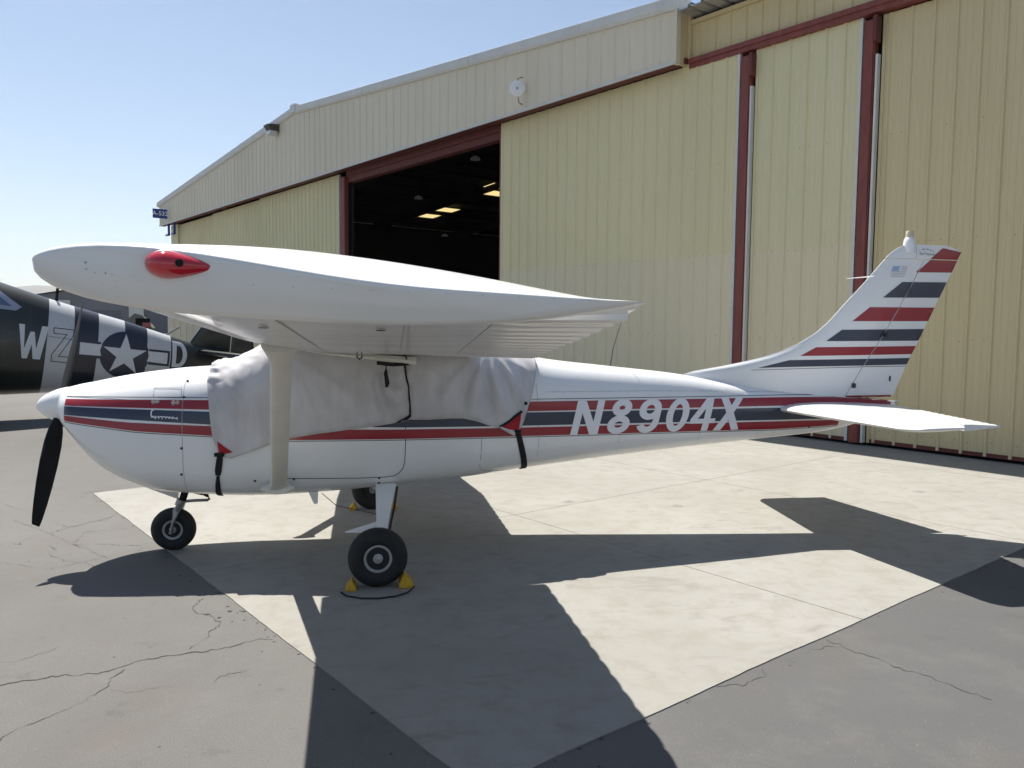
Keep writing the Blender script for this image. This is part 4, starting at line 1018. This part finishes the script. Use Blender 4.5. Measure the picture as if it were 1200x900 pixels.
for s, t in ((28.24, -13.0), (32.75, -12.99), (34.61, -12.93), (26.94, -12.71)):
    z = rz2(s) - .205; zb = rz2(s + .9) - .205
    mesh('skylight', [(s - .45, t - .9, rz2(s - .45) - .2), (s + .45, t - .9, rz2(s + .45) - .2), (s + .45, t + .9, rz2(s + .45) - .2), (s - .45, t + .9, rz2(s - .45) - .2)], [(0, 1, 2, 3)], SKYL, hang)
for s, t in ((21.5, -7), (29, -9), (37, -16), (25, -18), (20, -3.2), (33, -6)):
    MB().lathe([(.22, -.02), (.17, .07), (.06, .13), (.001, .13)], (s, t, rz2(s) - .75), 'z', 16).build('high_bay_lamp', LAMPD, hang, True)
# lean-to at the right: upper wall and roof edge
ribsheet('upper_wall', -7, 4.855, 7.06, 7.72, .0, SID_C, hang, .335, .03, .0)
MB().box(-7, 4.855, -.02, .06, 7.725, 7.80).build('eave_trim', SID_C, hang)
V = []; F = []; P = []
k = 0
for i in range(40):
    b = -7 + i * .305
    for f, d in ((0, 0), (.68, 0), (.76, 1), (.92, 1)): P.append((b + f * .305, d))
P = [p for p in P if p[0] < 4.85]
for x, d in P:
    for t, dz in ((.52, 0), (-34, .35)): V += [(x, t, 7.86 + d * .05 + dz), (x, t, 7.84 + d * .05 + dz)]
for i in range(len(P) - 1):
    a, b = 4 * i, 4 * i + 4; F += [(a, b, b + 2, a + 2), (a + 1, a + 3, b + 3, b + 1), (a, a + 1, b + 1, b)]
mesh('corrugated_roof', V, F, GALV, hang)
MB().box(-7, 4.85, -.3, .0, 7.80, 7.838).build('eave_purlin', INSIDE, hang)
# things on the front of the hangar
fl = tag(empty('flood_light', hw(23.9, FT + .03, 9.0), (0, 0, HROT)), 'small floodlight fixed below the roof ridge of the hangar', 'floodlight')
MB().box(-.22, .22, 0, .30, .03, .26).add([(-.2, .30, .06), (.2, .30, .06), (.2, .30, .24), (-.2, .30, .24), (-.2, .42, .20), (.2, .42, .20), (.2, .42, .24), (-.2, .42, .24)], [(0, 1, 5, 4), (4, 5, 6, 7), (0, 4, 7, 3), (1, 2, 6, 5)]).build('housing', paint('bronze_housing', (.06, .052, .045), .5, 0), fl)
MB().box(-.2, .2, .06, .34, -.10, .02).build('lens', paint('frosted_lens', (.60, .60, .58), .2, .3), fl)
ds = tag(empty('dish_antenna', hw(9.45, FT + .03, 7.40), (0, 0, HROT)), 'small round white dish antenna on the fascia above the door', 'antenna')
MB().tube([(.05, .0, -.30), (.05, .10, -.28), (.05, .13, -.1), (.05, .13, .28), (.05, .0, .32)], .016, 10).build('mast', STEEL, ds, True)
dm = MB().lathe([(.001, .0), (.10, .004), (.17, .025), (.185, .05), (.185, .07), (.15, .09), (.001, .10)], (0, 0, 0), 'y', 32).build('dish', WHITE, ds, True); dm.location = (.05, .14, .02); dm.rotation_euler = (0, 0, .75)
MB().lathe([(.03, .0), (.02, .012), (.001, .014)], (0, .1, 0), 'y', 14).build('boss', FADED, dm, True)
SIGNB = paint('blue_sign', (.012, .045, .30), .45, .1)
sg_ = tag(empty('hangar_sign', hw(37.9, FT + .04, 7.40), (0, 0, HROT)), 'small blue sign with white characters at the far corner of the hangar', 'sign')
MB().box(0, .04, .0, .70, -.22, .24).build('panel', SIGNB, sg_)
mt = Matrix.Translation((-.006, .35, .01)) @ Matrix.Rotation(-pi / 2, 4, 'Z') @ Matrix.Rotation(pi / 2, 4, 'X')
textmesh('lettering', 'A-532', .30, LETTER, sg_, mt, .003, .006)
for q in (.75, 1.7):
    b = MB().box(0, .08, -.05, .05, -.35, .30).box(0, .5, -.05, .05, -.35, -.27).build('gutter_bracket', SIGNB, hang); b.location = (38.9 - q, .30, 6.72)

# ------------------------------------------------------------------ the dark fighter behind
FO = (-5.608, 10.42, 1.38)
fig = tag(empty('fighter_airplane', FO, (0, radians(7), atan2(.4109, .9117))), 'dark green propeller fighter with black and white bands and a white star', 'airplane')
OLIVE = paint('dark_olive_paint', (.018, .022, .018), .33, .25, .3, 1.6); BWHITE = paint('band_white_paint', (.52, .53, .54), .3, .25, .08, 3); BNAVY = paint('band_black_paint', (.012, .014, .026), .3, .3, .2, 3)
INSW = paint('insignia_white', (.62, .64, .66), .45, .1, .06, 5); INSB = paint('insignia_blue', (.012, .016, .04), .35, .2, .15, 4)
FT_ = [(-5.4, .60), (-5.0, .78), (-4.2, .82), (-3.6, .86), (-3.1, 1.05), (-2.6, 1.22), (-1.95, 1.20), (-1.53, 1.10), (-1.1, 1.0), (-.7, .905), (-.24, .815), (.19, .737), (.69, .648), (1.1, .557), (1.62, .44), (2.0, .36), (2.5, .27), (3.1, .15)]
FBt = [(-5.4, -.75), (-5.0, -.92), (-4, -1.02), (-2.5, -1.08), (-1.35, -1.06), (-.8, -.985), (-.29, -.915), (.4, -.80), (1.0, -.67), (1.6, -.52), (2.2, -.36), (2.7, -.20), (3.1, -.05)]
FWd = [(-5.4, .55), (-5.0, .62), (-2, .62), (-1.35, .60), (-.3, .53), (.7, .43), (1.6, .31), (2.4, .18), (3.1, .06)]
xs = sorted(set([round(v, 3) for v in frange(-5.4, 3.1, 60)] + [-.7, -.25, .19, .68, 1.12, 1.6]))
def fig_ring(x): return sect(x, interp(x, FBt), interp(x, FT_), interp(x, FWd), 2.0, 2.1, 64)
def fmi(i, k):
    x = (xs[i] + xs[i + 1]) / 2
    for a, b, m_ in ((-.7, -.25, 1), (-.25, .19, 2), (.19, .68, 1), (.68, 1.12, 2), (1.12, 1.6, 1)):
        if a < x < b: return m_
    return 0
ff = loft('fuselage', [fig_ring(x) for x in xs], [OLIVE, BWHITE, BNAVY], fig, mi=fmi)
GB = bvh_of(ff)
gd = lambda nm, polys, mat, off=.006, cell=.05: decal(nm, polys, GB, mat, fig, off, cell)
ST5 = []
for k in range(10):
    r = .43 if k % 2 == 0 else .43 * .382; a = pi / 2 + k * pi / 5 + .0; ST5.append((.70 + r * cos(a), -.055 + r * sin(a)))
gd('insignia_disc', [ell(.70, -.05, .47, .47, 36)], INSB, .006)
gd('insignia_bar', [[(-.17, .16), (.24, .16), (.24, -.17), (-.17, -.17)]], INSB, .007); gd('insignia_bar', [[(1.16, .12), (1.58, .12), (1.58, -.20), (1.16, -.20)]], INSB, .007)
gd('insignia_bar', [[(-.13, .115), (.265, .11), (.235, 0), (.26, -.115), (-.13, -.12)]], INSW, .011); gd('insignia_bar', [[(1.135, .075), (1.535, .075), (1.535, -.155), (1.13, -.14), (1.16, -.03)]], INSW, .011)
gd('insignia_star', [ST5], INSW, .012)
gd('code_letter', [[(-1.18, .345), (-1.085, .345), (-1.065, -.12), (-.985, .22), (-.915, .22), (-.865, -.10), (-.80, .345), (-.69, .345), (-.785, -.295), (-.905, -.295), (-.945, -.02), (-1.0, -.295), (-1.085, -.295)][::-1]], INSW)
gd('code_letter', ribbon([(-.60, .34), (-.25, .34), (-.26, .22), (-.48, -.20), (-.235, -.20), (-.235, -.31), (-.595, -.305), (-.60, -.18), (-.37, .235), (-.595, .235), (-.60, .34)], .014), INSB, .005)
gd('code_letter', [[(1.62, .345), (1.64, -.21)] + [(1.76 + .175 * cos(q), .065 - .005 + .27 * sin(q) * (1 if sin(q) > 0 else .97)) for q in frange(-pi / 2 + .1, pi / 2 - .1, 18)]], INSW)
gd('code_letter', [[(1.712, .25), (1.715, -.125)] + [(1.76 + .085 * cos(q), .06 + .185 * sin(q)) for q in frange(-pi / 2 + .1, pi / 2 - .1, 14)]], OLIVE, .009)
GLASS = paint('blue_grey_glass', (.10, .14, .24), .12, .6, .2)
FRAME = paint('pale_window_frame', (.30, .34, .44), .4, .1, .1)
gd('quarter_window', [[(-2.5, .95), (-1.62, .98), (-1.16, .66), (-1.25, .58), (-2.5, .58)][::-1]], FRAME, .006)
gd('window_pane', [[(-2.4, .90), (-1.68, .92), (-1.32, .655), (-2.4, .64)][::-1]], GLASS, .010)
MB().box(-.59, -.54, -.014, .014, .85, 1.13).build('aerial_mast', BLACK, fig)
PANEL = paint('fighter_panel_line', (.05, .055, .055), .6, 0, .2)
for pl_ in ([(-1.55, -.95), (-1.55, .55)], [(-2.3, .20), (-.72, .17), (.15, .13)], [(-1.0, -.85), (-1.0, .72)], [(1.9, -.40), (1.9, .34)], [(-2.3, -.45), (-.72, -.47)]): gd('panel_line', ribbon(pl_, .008), PANEL, .004)
for x_ in (-1.04, -.96, -1.59): gd('rivet_line', [ell(x_, z_, .007, .007, 6) for z_ in frange(-.8, .6, 22)], PANEL, .004)
# fin, rudder, stabilisers, wings, engine and undercarriage of the fighter
def slab(name, pts, axis, t0, t1, mat):
    n = len(pts); V = []
    cx = sum(p[0] for p in pts) / n; cz = sum(p[1] for p in pts) / n
    rings = []
    for t, g in ((t0, .86), (lerp(t0, t1, .25), 1), (lerp(t0, t1, .75), 1), (t1, .86)):
        rings.append([((cx + (p[0] - cx) * g), t, (cz + (p[1] - cz) * g)) if axis == 'y' else ((cx + (p[0] - cx) * g), (cz + (p[1] - cz) * g), t) for p in pts])
    return loft(name, rings, [mat], fig, angle=25)
slab('vertical_fin', [(1.95, .20), (2.05, .42), (2.35, .95), (2.55, 1.12), (2.80, 1.16), (2.86, 1.0), (2.88, .0), (2.3, .0)], 'y', -.06, .06, OLIVE)
slab('rudder', [(2.90, -.15), (2.89, 1.14), (3.10, 1.05), (3.30, .80), (3.40, .4), (3.30, -.05), (3.10, -.18)], 'y', -.05, .05, OLIVE)
for sgn in (-1, 1):
    slab('tailplane', [(2.15, sgn * .1), (2.35, sgn * .9), (2.6, sgn * 1.75), (2.85, sgn * 1.95), (3.15, sgn * 1.85), (3.2, sgn * .9), (3.15, sgn * .1)], 'z', .12, .23, OLIVE)
    rings = []
    for y, xa, xb, zc, th in ((.3, -4.3, -1.55, -.72, .36), (2.0, -4.15, -1.75, -.60, .28), (4.0, -3.85, -2.0, -.45, .18), (5.6, -3.4, -2.35, -.33, .08), (5.95, -3.0, -2.6, -.31, .02)):
        rings.append([(lerp(xa, xb, (1 - cos(a)) / 2), sgn * y, zc + th / 2 * sin(a) * (1.15 if cos(a) > 0 else .8)) for a in [2 * pi * k / 28 for k in range(28)]])
    loft('wing', rings, [OLIVE], fig)
    gx, gy = -3.7, sgn * 2.3; gz = (gx * sin(radians(7)) - 1.38) / cos(radians(7))
    MB().tube([(gx + .1, gy, -.6), (gx, gy, gz + .4)], .06, 12).build('gear_leg', STEEL, fig, True)
    MB().lathe([(.10, -.10), (.30, -.12), (.38, -.08), (.40, 0), (.38, .08), (.30, .12), (.10, .10)], (gx, gy + sgn * .14, gz + .395), 'y', 32).build('main_wheel', RUBBER, fig, True)
gz = (2.2 * sin(radians(7)) - 1.38) / cos(radians(7))
MB().tube([(2.05, 0, -.35), (2.2, 0, gz + .16)], .04, 10).build('tail_strut', STEEL, fig, True)
MB().lathe([(.05, -.05), (.14, -.06), (.165, -.02), (.165, .02), (.14, .06), (.05, .05)], (2.2, 0, gz + .163), 'y', 24).build('tail_wheel', RUBBER, fig, True)
MB().lathe([(.001, -5.95), (.10, -5.9), (.2, -5.72), (.24, -5.5), (.24, -5.42)], (0, 0, -.06), 'x', 28).build('spinner', BLACK, fig, True)
for k in range(4):
    a = k * pi / 2 + .5; d = Vector((0, cos(a), sin(a))); t = Vector((0, -sin(a), cos(a)))
    rings = []
    for r, ch in ((.15, .14), (.5, .26), (1.2, .30), (1.7, .2), (1.9, .08)):
        c = (t * .8 + Vector((1, 0, 0)) * .6) * ch / 2; nrm = d.cross(c).normalized(); b = Vector((-5.6, 0, -.06)) + d * r
        rings.append([b + c * cos(q) + nrm * .02 * sin(q) for q in [2 * pi * j / 12 for j in range(12)]])
    loft('propeller_blade', rings, [BLACK], fig)

# ------------------------------------------------------------------ far background
def cz(lat, dep, z=0):      # camera-plan metres (right, ahead) to world
    a = radians(10.739); return (-.094 + lat * cos(a) + dep * sin(a), -7.087 - lat * sin(a) + dep * cos(a), z)
CROT = -radians(10.739)
GREYB = paint('grey_blue_cladding', (.19, .20, .22), .6, 0, .1, .4); GREYR = paint('grey_metal_roof', (.25, .26, .28), .5, 0, .1, .4)
fh = tag(empty('distant_hangar', cz(-36, 78), (0, 0, CROT + .35)), 'distant grey hangar with pale columns beyond the dark fighter', 'hangar')
MB().add([(-12, 0, 0), (16, 0, 0), (16, 0, 3.6), (-4, 0, 5.2), (-12, 0, 3.8), (-12, 16, 0), (16, 16, 0), (16, 16, 3.6), (-4, 16, 5.2), (-12, 16, 3.8)], [(0, 1, 2, 3, 4), (5, 9, 8, 7, 6), (0, 4, 9, 5), (1, 6, 7, 2)]).build('wall', GREYB, fh)
MB().add([(-12.4, -.5, 3.75), (-4, -.5, 5.35), (16.4, -.5, 3.7), (-12.4, 16.5, 3.75), (-4, 16.5, 5.35), (16.4, 16.5, 3.7)], [(0, 1, 4, 3), (1, 2, 5, 4)]).build('roof', GREYR, fh)
for x in (-7.5, -1.2, 4.5, 10): MB().box(x, x + 1.3, -.25, -.02, 0, 3.9).build('column', TRIM, fh)
for x in (-6, .3, 6.0): MB().box(x, x + 4, -.12, -.02, 0, 3.0).build('door', paint('slate_door', (.12, .13, .16), .5, 0, .1), fh)
sh = tag(empty('metal_shed', cz(-15.5, 36), (0, 0, CROT - .1)), 'pale corrugated shed wall seen between the fighter and the wing', 'shed')
ribsheet('siding', 0, 9, 0, 2.55, 0, SID_FASCIA, sh, .3, -.03)
MB().box(0, 9, .05, 6, 0, 2.5).build('shed_body', SID_FASCIA, sh)
rl = tag(empty('railing', cz(-14.5, 31), (0, 0, CROT)), 'grey pipe railing standing before the pale shed', 'railing')
m = MB().tube([(0, 0, 1.43), (1.1, 0, 1.43), (1.6, 0, 1.72)], .035, 8); m.build('top_rail', STEEL, rl, True)
for x in (0, .28, .55, .83, 1.1): MB().tube([(x, 0, 0), (x, 0, 1.43)], .03, 8).build('post', STEEL, rl, True)
cg = tag(empty('equipment_hood', cz(-10.75, 22.8), (0, 0, CROT + .3)), 'dark hooded thing with a red patch standing behind the fighter spine', 'hood')
MB().add([(-.45, 0, 0), (.45, 0, 0), (.45, 0, 1.75), (.2, 0, 2.10), (0, 0, 2.16), (-.45, 0, 1.78), (-.45, .7, 0), (.45, .7, 0), (.45, .7, 1.75), (.2, .7, 2.05), (0, .7, 2.1), (-.45, .7, 1.78)],
         [(0, 1, 2, 3, 4, 5), (11, 10, 9, 8, 7, 6)] + [(k, (k + 1) % 6, 6 + (k + 1) % 6, 6 + k) for k in range(6)]).build('shell', paint('pale_olive', (.16, .16, .13), .5, 0), cg)
MB().box(.02, .40, -.03, -.004, 1.70, 2.02).build('dark_opening', BLACK, cg); MB().box(.20, .42, -.05, -.032, 1.76, 1.90).build('red_patch', paint('dull_red', (.35, .10, .10), .5, 0), cg)
# hills
V = []; F = []; n = 90
HILL = paint('dry_hillside', (.15, .13, .09), .95, 0, .3, .002)
for i in range(n + 1):
    a = radians(lerp(-75, 30, i / n)); R = 6200
    hgt = 330 * (.75 + .5 * mn.noise(Vector((i * .16, 1.7, 0))) + .16 * mn.noise(Vector((i * .7, 4, 0)))) * lerp(1.35, .62, i / n)
    for r, f in ((R - 1500, 0), (R - 900, .35), (R - 350, .78), (R, 1), (R + 800, .5)):
        V.append(cz(r * sin(a), r * cos(a), max(-1, hgt * f + (18 * mn.noise(Vector((i * .5, r * .003, 2))) if 0 < f < 1 else 0))))
for i in range(n):
    for k in range(4): F.append((i * 5 + k, i * 5 + k + 1, (i + 1) * 5 + k + 1, (i + 1) * 5 + k))
tag(mesh('hills', V, F, HILL, None, True), kind='structure')
hz = MB().box(-8300, 8300, -8300, 8300, -2, 760)
t_ = bpy.data.materials.new('air_haze'); t_.use_nodes = True; nt_ = t_.node_tree; nt_.nodes.clear()
pv = nt_.nodes.new('ShaderNodeVolumePrincipled'); pv.inputs['Color'].default_value = (.86, .92, 1, 1); pv.inputs['Density'].default_value = 9e-5; pv.inputs['Anisotropy'].default_value = .2
ov = nt_.nodes.new('ShaderNodeOutputMaterial'); nt_.links.new(pv.outputs[0], ov.inputs['Volume'])
tag(hz.build('haze', t_), kind='stuff')
